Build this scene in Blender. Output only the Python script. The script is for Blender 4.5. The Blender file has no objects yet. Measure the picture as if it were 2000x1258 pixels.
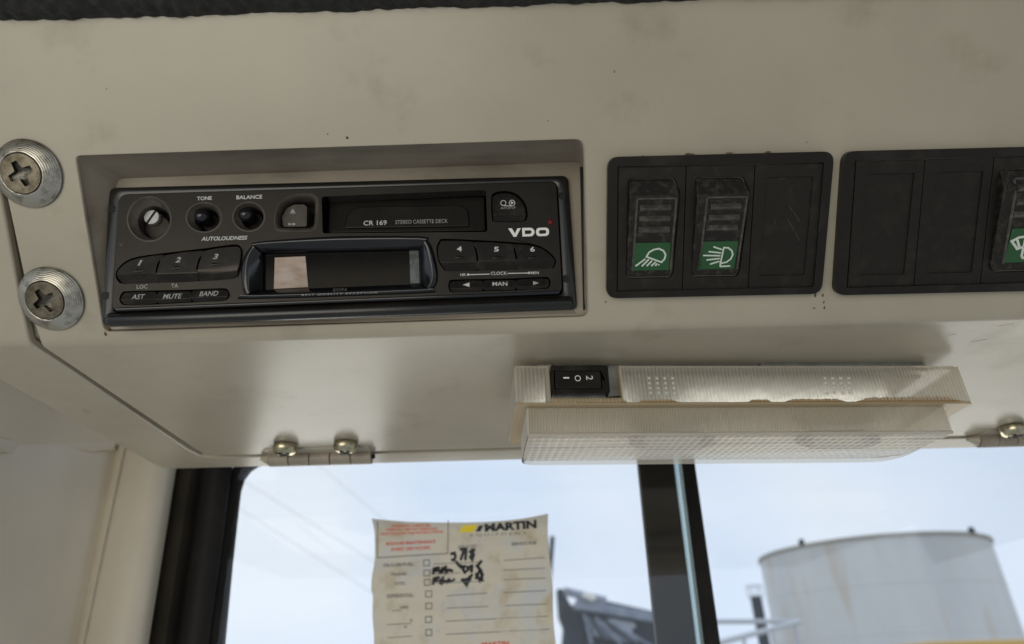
import bpy, bmesh, math, random
from mathutils import Vector, Matrix, noise as mnoise
random.seed(7)
sc = bpy.context.scene
col = sc.collection
R = math.radians

# ------------------------------------------------------------------ camera
F, CX, CY = 1300.0, 1000.0, 629.0            # focal length in photograph pixels (2000 wide)
CAM = Vector((0, 0, 2.5))
CR = (Matrix.Rotation(R(118.5), 3, 'X') @ Matrix.Rotation(R(-1.6), 3, 'Z'))
cd = bpy.data.cameras.new('camera')
cam = bpy.data.objects.new('camera', cd); col.objects.link(cam)
cam.matrix_world = Matrix.Translation(CAM) @ CR.to_4x4()
cd.sensor_width = 36; cd.lens = F / 2000 * 36
cd.clip_start = 0.01; cd.clip_end = 3000
cd.dof.use_dof = True; cd.dof.focus_distance = 0.272; cd.dof.aperture_fstop = 9.5
sc.camera = cam
sc.view_settings.view_transform = 'Standard'; sc.view_settings.look = 'None'
sc.view_settings.gamma = 1; sc.view_settings.exposure = 0.0
sc.view_settings.use_curve_mapping = False
sc.cycles.use_denoising = True
sc.cycles.max_bounces = 12; sc.cycles.transparent_max_bounces = 24
sc.cycles.caustics_reflective = False; sc.cycles.caustics_refractive = False

# ------------------------------------------------------------------ overcast daylight
w = bpy.data.worlds.new('World'); sc.world = w; w.use_nodes = True
nt = w.node_tree; nt.nodes.clear()
o_ = nt.nodes.new('ShaderNodeOutputWorld'); bg = nt.nodes.new('ShaderNodeBackground')
tc = nt.nodes.new('ShaderNodeTexCoord'); nz = nt.nodes.new('ShaderNodeTexNoise')
nz.inputs['Scale'].default_value = 3.0; nz.inputs['Detail'].default_value = 4; nz.inputs['Roughness'].default_value = .45
rp_ = nt.nodes.new('ShaderNodeValToRGB')
rp_.color_ramp.elements[0].position = .32; rp_.color_ramp.elements[0].color = (.63, .745, .925, 1)
rp_.color_ramp.elements[1].position = .68; rp_.color_ramp.elements[1].color = (.79, .86, .945, 1)
nt.links.new(tc.outputs['Generated'], nz.inputs['Vector']); nt.links.new(nz.outputs['Fac'], rp_.inputs[0])
nt.links.new(rp_.outputs[0], bg.inputs['Color']); bg.inputs['Strength'].default_value = 1.1
nt.links.new(bg.outputs[0], o_.inputs[0])

def area(name, loc, target, sx, sy, power, color):
    l = bpy.data.lights.new(name, 'AREA'); l.shape = 'RECTANGLE'; l.size = sx; l.size_y = sy
    l.energy = power; l.color = color
    o = bpy.data.objects.new(name, l); col.objects.link(o); o.location = loc
    o.rotation_euler = (Vector(target) - Vector(loc)).to_track_quat('-Z', 'Y').to_euler()
    return o
# daylight thrown up from the bright yard in front of the window
area('daylight_front_window', (.10, 1.75, 1.98), (.08, .33, 2.62), 3.2, .6, 17.0, (1, .97, .90))
# added fill lamp behind the viewer, imitating daylight through side and rear glass
area('side_fill_lamp', (-.50, -.82, 2.28), (0, .22, 2.66), 1.0, .6, 5.6, (1, .945, .82))

# ------------------------------------------------------------------ helpers
def ray(px, py):
    return CR @ Vector(((px - CX) / F, -(py - CY) / F, -1.0))
def at_depth(px, py, d): return CAM + ray(px, py) * d
def hit(px, py, P0, n):
    r = ray(px, py); return CAM + r * ((P0 - CAM).dot(n) / r.dot(n))
class Fr:
    """a flat frame: origin, right, up, normal; l() gives local coordinates of a seen point at height h"""
    def __init__(s, O, U, V):
        s.O = Vector(O); s.U = Vector(U).normalized(); s.N = s.U.cross(Vector(V)).normalized(); s.V = s.N.cross(s.U).normalized()
        s.M = Matrix((s.U, s.V, s.N)).transposed().to_4x4(); s.M.translation = s.O
    def l(s, p, h=0.0):
        q = hit(p[0], p[1], s.O + s.N * h, s.N) - s.O
        return (q.dot(s.U), q.dot(s.V))
    def ls(s, ps, h=0.0): return [s.l(p, h) for p in ps]
def zm(ox, oy, k): return lambda *pts: [(ox + x / k, oy + y / k) for x, y in pts]

def area2(p): return sum(p[i][0] * p[(i + 1) % len(p)][1] - p[(i + 1) % len(p)][0] * p[i][1] for i in range(len(p))) / 2
def ccw(p): return list(p) if area2(p) > 0 else list(reversed(p))
def rnd(pts, r, n=5):
    out = []; N = len(pts)
    for i in range(N):
        p = Vector(pts[i]); a = Vector(pts[i - 1]) - p; b = Vector(pts[(i + 1) % N]) - p
        rr = r[i] if isinstance(r, (list, tuple)) else r
        la, lb = a.length, b.length
        if rr <= 0 or la < 1e-7 or lb < 1e-7: out.append(tuple(p)); continue
        a /= la; b /= lb
        ang = a.angle(b)
        if ang > R(172): out.append(tuple(p)); continue
        t = min(rr / math.tan(ang / 2), .48 * la, .48 * lb)
        for k in range(n + 1):
            s = k / n
            q = (p + a * t) * (1 - s) ** 2 + p * 2 * s * (1 - s) + (p + b * t) * s * s
            out.append(tuple(q))
    return out
def smooth_loop(pts, n=4):
    """closed Catmull-Rom through the points"""
    out = []; N = len(pts)
    for i in range(N):
        p0, p1, p2, p3 = (Vector(pts[(i + k - 1) % N]) for k in range(4))
        for k in range(n):
            t = k / n
            out.append(tuple(.5 * ((2 * p1) + (p2 - p0) * t + (2 * p0 - 5 * p1 + 4 * p2 - p3) * t * t + (3 * p1 - p0 - 3 * p2 + p3) * t ** 3)))
    return out
def circ(c, r, n=32, ry=None):
    ry = ry or r
    return [(c[0] + r * math.cos(2 * math.pi * i / n), c[1] + ry * math.sin(2 * math.pi * i / n)) for i in range(n)]

def finish(me, mat, name, parent=None, ang=35, bev=0, seg=2, world=None):
    if mat is not None:
        me.materials.clear(); me.materials.append(mat)
    for p in me.polygons: p.use_smooth = True
    me.set_sharp_from_angle(angle=R(ang))
    o = bpy.data.objects.new(name, me); col.objects.link(o)
    if parent is not None: o.parent = parent
    if world is not None: o.matrix_world = world
    if bev:
        m = o.modifiers.new('bevel', 'BEVEL'); m.width = bev; m.segments = seg; m.limit_method = 'ANGLE'; m.angle_limit = R(32)
        m.harden_normals = True
    return o
def mesh(name, v, f, mat, parent=None, **k):
    me = bpy.data.meshes.new(name); me.from_pydata([tuple(x) for x in v], [], f)
    bm = bmesh.new(); bm.from_mesh(me); bmesh.ops.remove_doubles(bm, verts=bm.verts, dist=1e-7)
    if k.pop('fixn', True): bmesh.ops.recalc_face_normals(bm, faces=bm.faces)
    bm.to_mesh(me); bm.free()
    return finish(me, mat, name, parent, **k)

def prism(name, poly, h0, h1, mat, parent, hf=None, **k):
    p = ccw(poly); n = len(p); v = []
    for (a, b) in p: v.append((a, b, h0))
    for (a, b) in p: v.append((a, b, h1 + (hf(a, b) if hf else 0)))
    f = [list(range(n))[::-1], list(range(n, 2 * n))] + [[i, (i + 1) % n, n + (i + 1) % n, n + i] for i in range(n)]
    return mesh(name, v, f, mat, parent, **k)
def clip(poly, vy, keep_up):
    out = []
    for i in range(len(poly)):
        a, b = poly[i], poly[(i + 1) % len(poly)]
        ia, ib = (a[1] >= vy) == keep_up, (b[1] >= vy) == keep_up
        if ia: out.append(a)
        if ia != ib:
            t = (vy - a[1]) / (b[1] - a[1]); out.append((a[0] + t * (b[0] - a[0]), vy))
    return out
def ridge_button(name, poly, h0, hf, ridges, mat, parent, **k):
    """a key whose top is piecewise planar in v, with folds at the given v values"""
    p = ccw(poly)
    for r in ridges:                          # put a corner where each fold meets the outline
        q = []
        for i in range(len(p)):
            a, b = p[i], p[(i + 1) % len(p)]; q.append(a)
            if (a[1] - r) * (b[1] - r) < 0:
                t = (r - a[1]) / (b[1] - a[1]); q.append((a[0] + t * (b[0] - a[0]), r))
        p = q
    n = len(p); v = [(a, b, h0) for a, b in p] + [(a, b, hf(b)) for a, b in p]
    f = [list(range(n))[::-1]] + [[i, (i + 1) % n, n + (i + 1) % n, n + i] for i in range(n)]
    bands = sorted(ridges); lims = [-9] + bands + [9]
    for lo, hi in zip(lims[:-1], lims[1:]):
        idx = [n + i for i in range(n) if lo - 1e-9 <= p[i][1] <= hi + 1e-9]
        if len(idx) > 2: f.append(idx)
    return mesh(name, v, f, mat, parent, **k)

def curve_mesh(cu):
    o = bpy.data.objects.new('tmp', cu); col.objects.link(o)
    bpy.context.view_layer.update()
    dg = bpy.context.evaluated_depsgraph_get()
    me = bpy.data.meshes.new_from_object(o.evaluated_get(dg))
    bpy.data.objects.remove(o); bpy.data.curves.remove(cu)
    bm = bmesh.new(); bm.from_mesh(me); bmesh.ops.remove_doubles(bm, verts=bm.verts, dist=1e-7); bm.to_mesh(me); bm.free()
    return me
def filled(loops, half):
    cu = bpy.data.curves.new('c', 'CURVE'); cu.dimensions = '2D'; cu.fill_mode = 'BOTH'; cu.extrude = half
    for lp in loops:
        s = cu.splines.new('POLY'); s.points.add(len(lp) - 1); s.use_cyclic_u = True
        for i, (a, b) in enumerate(lp): s.points[i].co = (a, b, 0, 1)
    return curve_mesh(cu)
def plate(name, outer, holes, h0, h1, mat, parent, hf=None, **k):
    me = filled([ccw(outer)] + [list(reversed(ccw(h))) for h in holes], (h1 - h0) / 2)
    for v in me.vertices:
        v.co.z += (h0 + h1) / 2
        if hf: v.co.z += hf(v.co.x, v.co.y)
    return finish(me, mat, name, parent, **k)

def text(name, s, fr, pL, pR, hpx, mat, parent, h=0.0, shear=0.0, bold=0.012, hf=None, thick=.00008, spacing=1.0, warp=None):
    """lettering centred on the line from pL to pR (seen points), cap height hpx"""
    cu = bpy.data.curves.new('t', 'FONT'); cu.body = s; cu.size = 1; cu.offset = bold; cu.shear = shear
    cu.resolution_u = 3; cu.space_character = spacing; cu.extrude = 0
    me = curve_mesh(cu)
    xs = [v.co.x for v in me.vertices]; ys = [v.co.y for v in me.vertices]
    x0, x1, y0, y1 = min(xs), max(xs), min(ys), max(ys)
    a = Vector(fr.l(pL, h)); b = Vector(fr.l(pR, h)); mid = ((pL[0] + pR[0]) / 2, (pL[1] + pR[1]) / 2)
    up = Vector(fr.l((mid[0], mid[1] - hpx / 2), h)) - Vector(fr.l((mid[0], mid[1] + hpx / 2), h))
    U = b - a; Vv = Vector((-U.y, U.x)).normalized() * up.length
    for v in me.vertices:
        tx = (v.co.x - x0) / (x1 - x0); ty = (v.co.y - y0) / (y1 - y0) - .5
        q = a + U * tx + Vv * ty
        z = h + thick + (hf(q.x, q.y) if hf else 0)
        v.co = (q.x, q.y, z)
    if warp:
        for v in me.vertices: v.co = warp(v.co)
    return finish(me, mat, name, parent)
def stroke(name, lines, rad, h, mat, parent, flat=.3, hf=None, warp=None):
    """round-ended drawn lines, lists of local points; closed when first == last"""
    V, Fc = [], []
    for ln in lines:
        cl = len(ln) > 2 and (Vector(ln[0]) - Vector(ln[-1])).length < 1e-9
        pts = [Vector(p) for p in (ln[:-1] if cl else ln)]; n = len(pts); rings = []
        for i in range(n):
            a = pts[i - 1] if (i or cl) else None; b = pts[(i + 1) % n] if (i < n - 1 or cl) else None
            d1 = (pts[i] - a).normalized() if a is not None else None; d2 = (b - pts[i]).normalized() if b is not None else None
            d = ((d1 or d2) + (d2 or d1)).normalized(); nn = Vector((-d.y, d.x))
            m = 1 / max(.4, nn.dot(Vector((-(d2 or d1).y, (d2 or d1).x))))
            rings.append((pts[i], nn * rad * m, d))
        if not cl:
            p, nn, d = rings[0]; rings.insert(0, (p - d * rad * .7, nn * .6, d)); p, nn, d = rings[-1]; rings.append((p + d * rad * .7, nn * .6, d))
        base = len(V)
        for p, nn, d in rings:
            for q, z in ((p + nn, 0), (p + nn * .6, rad * flat), (p - nn * .6, rad * flat), (p - nn, 0)):
                V.append((q.x, q.y, h + z + (hf(q.x, q.y) if hf else 0)))
        m = len(rings)
        for i in range(m if cl else m - 1):
            j = (i + 1) % m
            for k in range(3): Fc.append([base + 4 * i + k, base + 4 * j + k, base + 4 * j + k + 1, base + 4 * i + k + 1])
    if warp: V = [warp(Vector(q)) for q in V]
    return mesh(name, V, Fc, mat, parent, fixn=False)
def loft(name, rings, mat, parent, cap0=False, cap1=False, **k):
    v, f = [], []; n = len(rings[0])
    for r in rings: v += [tuple(p) for p in r]
    for i in range(len(rings) - 1):
        for j in range(n): f.append([i * n + j, i * n + (j + 1) % n, (i + 1) * n + (j + 1) % n, (i + 1) * n + j])
    if cap0: f.append(list(range(n))[::-1])
    if cap1: f.append([(len(rings) - 1) * n + j for j in range(n)])
    return mesh(name, v, f, mat, parent, **k)
def lathe(name, prof, c, mat, parent, n=40, **k):
    """rings about the local normal through c: prof = [(radius, height)]"""
    rings = [[(c[0] + r * math.cos(2 * math.pi * j / n), c[1] + r * math.sin(2 * math.pi * j / n), h) for j in range(n)] for r, h in prof]
    return loft(name, rings, mat, parent, cap0=prof[0][0] > 1e-6, cap1=prof[-1][0] > 1e-6, **k)
def box(name, lo, hi, mat, parent, **k):
    return prism(name, [(lo[0], lo[1]), (hi[0], lo[1]), (hi[0], hi[1]), (lo[0], hi[1])], lo[2], hi[2], mat, parent, **k)
def empty(name, M, label, cat, group=None):
    o = bpy.data.objects.new(name, None); col.objects.link(o); o.matrix_world = M; o.empty_display_size = .01
    return tag(o, label, cat, group)
def tag(o, label=None, cat=None, group=None, kind=None):
    if label: o['label'] = label
    if cat: o['category'] = cat
    if group: o['group'] = group
    if kind: o['kind'] = kind
    return o
def tube(name, a, b, r, mat, parent=None, n=16, r2=None, **k):
    a, b = Vector(a), Vector(b); d = (b - a).normalized(); x = d.orthogonal().normalized(); y = d.cross(x); r2 = r2 or r
    rg = lambda c, q: [c + x * q * math.cos(2 * math.pi * j / n) + y * q * math.sin(2 * math.pi * j / n) for j in range(n)]
    return loft(name, [rg(a, r), rg(b, r2)], mat, parent, cap0=True, cap1=True, **k)

# ------------------------------------------------------------------ materials
def mat(name, base, rough=.5, metal=0., second=None, nscale=60., namt=(.45, .7), rvar=0., bump=0., bscale=800., spec=.5,
        coat=0., third=None, tscale=25., tamt=(.55, .75), stretch=None, detail=5.):
    m = bpy.data.materials.new(name); m.use_nodes = True; t = m.node_tree; N = t.nodes; L = t.links
    b = N['Principled BSDF']; b.inputs['Roughness'].default_value = rough; b.inputs['Metallic'].default_value = metal
    b.inputs['Base Color'].default_value = (*base, 1); b.inputs['Specular IOR Level'].default_value = spec
    if spec < .35: b.inputs['Specular Tint'].default_value = (1, .90, .78, 1)
    b.inputs['Coat Weight'].default_value = coat; b.inputs['Coat Roughness'].default_value = .08
    tc = N.new('ShaderNodeTexCoord'); src = tc.outputs['Object']
    if stretch:
        mp = N.new('ShaderNodeMapping'); mp.inputs['Scale'].default_value = stretch; L.new(src, mp.inputs['Vector']); src = mp.outputs[0]
    def nzf(scale, lo, hi):
        nz = N.new('ShaderNodeTexNoise'); nz.inputs['Scale'].default_value = scale; nz.inputs['Detail'].default_value = detail
        nz.inputs['Roughness'].default_value = .6; L.new(src, nz.inputs['Vector'])
        mr = N.new('ShaderNodeMapRange'); mr.inputs['From Min'].default_value = lo; mr.inputs['From Max'].default_value = hi
        L.new(nz.outputs['Fac'], mr.inputs['Value']); return mr.outputs[0]
    cur = None
    def mix(c0, c1, fac):
        mx = N.new('ShaderNodeMix'); mx.data_type = 'RGBA'; L.new(fac, mx.inputs['Factor'])
        if hasattr(c0, 'links'): L.new(c0, mx.inputs['A'])
        else: mx.inputs['A'].default_value = (*c0, 1)
        mx.inputs['B'].default_value = (*c1, 1); return mx.outputs['Result']
    if second: cur = mix(base, second, nzf(nscale, *namt))
    if third: cur = mix(cur if cur is not None else base, third, nzf(tscale, *tamt))
    if cur is not None: L.new(cur, b.inputs['Base Color'])
    if rvar:
        mr = N.new('ShaderNodeMapRange'); mr.inputs['To Min'].default_value = rough - rvar; mr.inputs['To Max'].default_value = rough + rvar
        nz = N.new('ShaderNodeTexNoise'); nz.inputs['Scale'].default_value = nscale * .6; nz.inputs['Detail'].default_value = 6; L.new(src, nz.inputs['Vector'])
        L.new(nz.outputs['Fac'], mr.inputs['Value']); L.new(mr.outputs[0], b.inputs['Roughness'])
    if bump:
        nz = N.new('ShaderNodeTexNoise'); nz.inputs['Scale'].default_value = bscale; nz.inputs['Detail'].default_value = 3; L.new(tc.outputs['Object'], nz.inputs['Vector'])
        bp = N.new('ShaderNodeBump'); bp.inputs['Strength'].default_value = bump; bp.inputs['Distance'].default_value = .0003
        L.new(nz.outputs['Fac'], bp.inputs['Height']); L.new(bp.outputs[0], b.inputs['Normal'])
    return m
M = {}
M['paint'] = mat('beige_paint', (.43, .383, .292), .30, second=(.375, .334, .252), nscale=11, namt=(.38, .68), rvar=.10, bump=.12, bscale=1400,
                 third=(.27, .22, .15), tscale=27, tamt=(.56, .88))
M['frame_paint'] = mat('frame_paint', (.43, .387, .298), .32, second=(.37, .33, .25), nscale=18, namt=(.4, .7), rvar=.08, bump=.12, bscale=700)
M['pillar_paint'] = mat('pillar_paint', (.68, .60, .47), .38, second=(.60, .525, .41), nscale=9, namt=(.4, .7), rvar=.06, bump=.06, bscale=500)
M['pocket'] = mat('pocket_shade_grime', (.31, .265, .205), .45, second=(.10, .08, .055), nscale=34, namt=(.46, .80), bump=.1, stretch=(.35, 1, 1))  # cover beige darkened: recess shade put into the colour along with grime
M['black'] = mat('black_plastic', (.0095, .0085, .0075), .42, second=(.05, .043, .036), nscale=70, namt=(.5, .85), rvar=.12, bump=.12, bscale=2500, spec=.32)
M['face'] = mat('radio_face_plastic', (.007, .0065, .006), .38, second=(.020, .018, .015), nscale=40, namt=(.45, .8), rvar=.1, bump=.08, bscale=3000, spec=.32)
M['trim'] = mat('radio_trim_plastic', (.0095, .0085, .0075) , .24, second=(.03, .026, .02), nscale=30, namt=(.52, .85), rvar=.12, bump=.1, bscale=2500, stretch=(.4, 1, 1))
M['key'] = mat('radio_key_plastic', (.007, .0065, .006), .28, second=(.036, .031, .025), nscale=120, namt=(.5, .8), rvar=.1, bump=.1, bscale=3000, spec=.32)
M['gloss'] = mat('glossy_black', (.008, .008, .010), .1, second=(.02, .018, .016), nscale=60, namt=(.55, .9), rvar=.05)
M['dusty'] = mat('dusty_black', (.045, .038, .03), .6, second=(.10, .082, .06), nscale=150, namt=(.4, .75))
M['void'] = mat('deep_black', (.004, .004, .004), .7)
M['letter'] = mat('print_white', (.62, .62, .59), .5, second=(.45, .45, .42), nscale=400, namt=(.4, .8))
M['letter_dim'] = mat('print_worn', (.40, .40, .37), .5, second=(.24, .24, .22), nscale=500, namt=(.4, .8))
M['letter_faint'] = mat('print_faint', (.07, .065, .055), .5)
M['logo'] = mat('print_logo', (.85, .83, .77), .45)
M['switch'] = mat('switch_plastic', (.0095, .0085, .0075), .48, second=(.028, .024, .019), nscale=160, namt=(.5, .85), rvar=.06, bump=.5, bscale=2600, spec=.32)
M['switch_frame'] = mat('switch_frame_plastic', (.0095, .0085, .0075), .34, second=(.04, .036, .032), nscale=60, namt=(.5, .85), rvar=.1, bump=.12, bscale=2200, spec=.32)
M['rocker'] = mat('rocker_plastic', (.012, .011, .010), .36, second=(.07, .06, .047), nscale=320, namt=(.50, .80), bump=.3, bscale=2500, spec=.3)
M['worn_lit_edge'] = mat('worn_lit_plastic', (.05, .046, .04), .36, second=(.13, .115, .095), nscale=420, namt=(.45, .75), bump=.25, bscale=2500)  # lighter for wear and for rim highlights put into the colour
M['green'] = mat('green_lens', (.011, .078, .017), .32, second=(.008, .06, .013), nscale=120, namt=(.4, .8), coat=.2)
M['icon'] = mat('icon_white', (.62, .66, .58), .45)
M['zinc'] = mat('zinc_plate', (.50, .50, .47), .32, 1.0, second=(.36, .36, .33), nscale=180, namt=(.35, .7), rvar=.12)
M['bolt'] = mat('bolt_yellow_zinc', (.20, .175, .13), .4, 1.0, second=(.08, .064, .042), nscale=260, namt=(.38, .68), rvar=.15)
M['brass'] = mat('hinge_screw_zinc', (.55, .50, .36), .25, 1.0, second=(.25, .20, .11), nscale=300, namt=(.45, .75))
M['hinge'] = mat('hinge_paint', (.33, .285, .225), .45, second=(.25, .21, .16), nscale=120, namt=(.4, .75), bump=.1)
M['rubber'] = mat('seal_rubber', (.011, .0105, .0115), .48, second=(.03, .026, .022), nscale=40, namt=(.5, .85), spec=.2)
M['rubber_brown'] = mat('seal_rubber_dusty', (.020, .017, .013), .6, second=(.034, .028, .021), nscale=30, namt=(.4, .8), spec=.2)
M['foam'] = mat('headliner_foam', (.020, .019, .018), .85, second=(.045, .042, .036), nscale=350, namt=(.45, .75), bump=.8, bscale=900)
M['led'] = mat('led_red', (.14, .004, .006), .15)
M['redink'] = mat('red_ink', (.72, .10, .05), .6); M['yellowink'] = mat('yellow_ink', (.85, .66, .03), .6)
M['blackink'] = mat('black_ink', (.012, .012, .016), .6); M['greyink'] = mat('grey_ink', (.16, .155, .14), .6)
M['patch'] = mat('reflection_patch', (.44, .34, .27), .5, second=(.24, .15, .09), nscale=220, namt=(.45, .8), stretch=(.35, 1, 1), third=(.55, .47, .42), tscale=90, tamt=(.5, .7))
M['lcd'] = mat('lcd_strip', (.085, .11, .105), .3, second=(.02, .024, .022), nscale=210, namt=(.45, .6))
M['display'] = mat('display_glass', (.004, .0045, .005), .1, second=(.010, .0095, .009), nscale=120, namt=(.55, .85), rvar=.03, spec=.08)
# washers: turned rings
def turned():
    m = mat('turned_steel', (.50, .47, .40), .3, 1.0, second=(.20, .18, .14), nscale=210, namt=(.50, .72), rvar=.1)
    t = m.node_tree; N = t.nodes; L = t.links
    tc = N.new('ShaderNodeTexCoord'); wv = N.new('ShaderNodeTexWave'); wv.wave_type = 'RINGS'; wv.rings_direction = 'Z'
    wv.inputs['Scale'].default_value = 500; wv.inputs['Distortion'].default_value = 2.5; wv.inputs['Detail'].default_value = 3
    L.new(tc.outputs['Object'], wv.inputs['Vector']); bp = N.new('ShaderNodeBump'); bp.inputs['Strength'].default_value = .35; bp.inputs['Distance'].default_value = .0002
    L.new(wv.outputs['Fac'], bp.inputs['Height']); L.new(bp.outputs[0], N['Principled BSDF'].inputs['Normal'])
    return m
M['turned'] = turned()
def clear_plastic(name, tint, transp, trans_col, gloss=.12, ior=1.18):
    m = bpy.data.materials.new(name); m.use_nodes = True; t = m.node_tree; N = t.nodes; L = t.links; N.clear()
    out = N.new('ShaderNodeOutputMaterial'); tr = N.new('ShaderNodeBsdfTransparent'); tr.inputs[0].default_value = (*tint, 1)
    tl = N.new('ShaderNodeBsdfTranslucent'); df = N.new('ShaderNodeBsdfDiffuse'); gl = N.new('ShaderNodeBsdfGlossy'); gl.inputs['Roughness'].default_value = gloss
    nz = N.new('ShaderNodeTexNoise'); nz.inputs['Scale'].default_value = 45; tc = N.new('ShaderNodeTexCoord'); L.new(tc.outputs['Object'], nz.inputs['Vector'])
    mr = N.new('ShaderNodeMix'); mr.data_type = 'RGBA'; L.new(nz.outputs['Fac'], mr.inputs['Factor'])
    mr.inputs['A'].default_value = (*trans_col, 1); mr.inputs['B'].default_value = (trans_col[0] * .92, trans_col[1] * .88, trans_col[2] * .8, 1)
    L.new(mr.outputs['Result'], tl.inputs[0]); L.new(mr.outputs['Result'], df.inputs[0])
    a = N.new('ShaderNodeMixShader'); a.inputs[0].default_value = .68; L.new(tl.outputs[0], a.inputs[1]); L.new(df.outputs[0], a.inputs[2])
    b = N.new('ShaderNodeMixShader'); b.inputs[0].default_value = transp; L.new(a.outputs[0], b.inputs[1]); L.new(tr.outputs[0], b.inputs[2])
    lw = N.new('ShaderNodeFresnel'); lw.inputs['IOR'].default_value = ior
    c = N.new('ShaderNodeMixShader'); L.new(lw.outputs[0], c.inputs[0]); L.new(b.outputs[0], c.inputs[1]); L.new(gl.outputs[0], c.inputs[2])
    L.new(c.outputs[0], out.inputs[0]); return m
M['lens'] = clear_plastic('lamp_lens_plastic', (.98, .965, .92), .58, (.92, .87, .77), .30)
M['lens_low'] = clear_plastic('lamp_prism_plastic', (.98, .97, .93), .50, (.90, .875, .82), .45, 1.2)
M['lens_dot_glint'] = clear_plastic('lamp_dot_glint', (.98, .97, .95), .15, (.95, .93, .88), .2)  # whiter than the lens, painting in the highlights on the dots
M['lens_edge'] = clear_plastic('lamp_edge_plastic', (.95, .88, .72), .35, (.80, .64, .42), .3)
M['glass'] = clear_plastic('window_glass', (.985, .99, .992), .99, (.5, .55, .55), .02, 1.45)
def dusty_glass(m):
    t = m.node_tree; N = t.nodes; L = t.links
    for n in list(N):
        if n.type == 'MIX_SHADER' and abs(n.inputs[0].default_value - .99) < 1e-4 and not n.inputs[0].links:
            tc = N.new('ShaderNodeTexCoord'); nz = N.new('ShaderNodeTexNoise'); nz.inputs['Scale'].default_value = 16; nz.inputs['Detail'].default_value = 9; nz.inputs['Roughness'].default_value = .7
            mp = N.new('ShaderNodeMapping'); mp.inputs['Rotation'].default_value = (0, .9, 0); mp.inputs['Scale'].default_value = (.35, 1, 1.6)
            L.new(tc.outputs['Object'], mp.inputs['Vector']); L.new(mp.outputs[0], nz.inputs['Vector'])
            mr = N.new('ShaderNodeMapRange'); mr.inputs['From Min'].default_value = .4; mr.inputs['From Max'].default_value = .8; mr.inputs['To Min'].default_value = .992; mr.inputs['To Max'].default_value = .968
            L.new(nz.outputs['Fac'], mr.inputs['Value']); L.new(mr.outputs[0], n.inputs[0])
dusty_glass(M['glass'])
M['glass_edge'] = clear_plastic('glass_cut_edge', (.84, .93, .93), .75, (.70, .82, .82), .1)
M['white_enamel'] = mat('lamp_white_enamel', (.78, .76, .70), .4, second=(.66, .62, .52), nscale=60)
M['rust'] = mat('lamp_dirt', (.30, .165, .05), .8, second=(.40, .26, .11), nscale=500, namt=(.35, .7))
def paper():
    m = mat('sticker_paper', (.70, .635, .51), .55, second=(.50, .39, .24), nscale=48, namt=(.50, .78), third=(.64, .63, .60), tscale=30, tamt=(.5, .66))
    t = m.node_tree; N = t.nodes; L = t.links; b = N['Principled BSDF']; src = b.inputs['Base Color'].links[0].from_socket
    tl = N.new('ShaderNodeBsdfTranslucent'); L.new(src, tl.inputs[0]); mx = N.new('ShaderNodeMixShader'); mx.inputs[0].default_value = .55
    L.new(b.outputs[0], mx.inputs[1]); L.new(tl.outputs[0], mx.inputs[2]); L.new(mx.outputs[0], N['Material Output'].inputs[0]); return m
M['paper'] = paper()
M['ground'] = mat('yard_gravel', (.46, .44, .40), .9, second=(.36, .34, .30), nscale=.6, namt=(.4, .7))
M['tank'] = mat('tank_steel', (.69, .68, .65), .6, second=(.58, .585, .58), nscale=.5, namt=(.35, .7), third=(.50, .33, .16), tscale=.8, tamt=(.55, .84), stretch=(1, 1, .16))
M['ruststeel'] = mat('rusty_edge', (.40, .36, .30), .7)
M['darkpaint'] = mat('boom_paint', (.012, .016, .028), .6, second=(.03, .038, .055), nscale=2., namt=(.4, .7), spec=.2)
M['hose'] = mat('boom_light_steel', (.30, .34, .42), .4, second=(.12, .15, .20), nscale=4., namt=(.4, .7))
M['rail'] = mat('rail_galvanised', (.52, .54, .57), .5); M['yellow'] = mat('machine_yellow', (.62, .36, .04), .45)

# ------------------------------------------------------------------ setting: ground
gm = mesh('yard_ground', [(-600, -600, 0), (600, -600, 0), (600, 900, 0), (-600, 900, 0)], [[0, 1, 2, 3]], M['ground'])
tag(gm, kind='structure')

# ------------------------------------------------------------------ console planes
LEAN = R(28.5 + 13.0)
C0 = at_depth(1000, 647, .272)                                   # a point of the bend between the two panels
FA = Fr(C0, (1, 0, 0), (0, -math.sin(LEAN), math.cos(LEAN)))      # inclined face with the radio
FB = Fr(C0, (1, 0, 0), (0, -1, 0))                                # level underside running to the window (up = towards camera)
PHI = math.pi / 2 - LEAN
class Bent:
    """sheet folded along the crease: s > 0 on the inclined face, s < 0 on the underside"""
    def __init__(s, rad): s.r = rad; s.L = rad * math.tan(PHI / 2)
    def pt(s, x, d, h=0.0):           # in FA local coordinates
        if d >= s.L: return Vector((x, d, h))
        c, sn = math.cos(PHI), math.sin(PHI)
        if d <= -s.L:
            q = -d
            return Vector((x, -q * c - h * sn * 0 + 0, -q * sn)) + Vector((0, -sn, c)) * h
        a = (s.L - d) / (2 * s.L) * PHI
        return Vector((x, s.L - (s.r + h) * math.sin(a) , -s.r + (s.r + h) * math.cos(a)))
def pA(px, py, h=0): return FA.l((px, py), h)
def pB(px, py, h=0):
    u, v = FB.l((px, py), h); return (u, v)      # v is negative towards the window
BND = Bent(.007)

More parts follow.
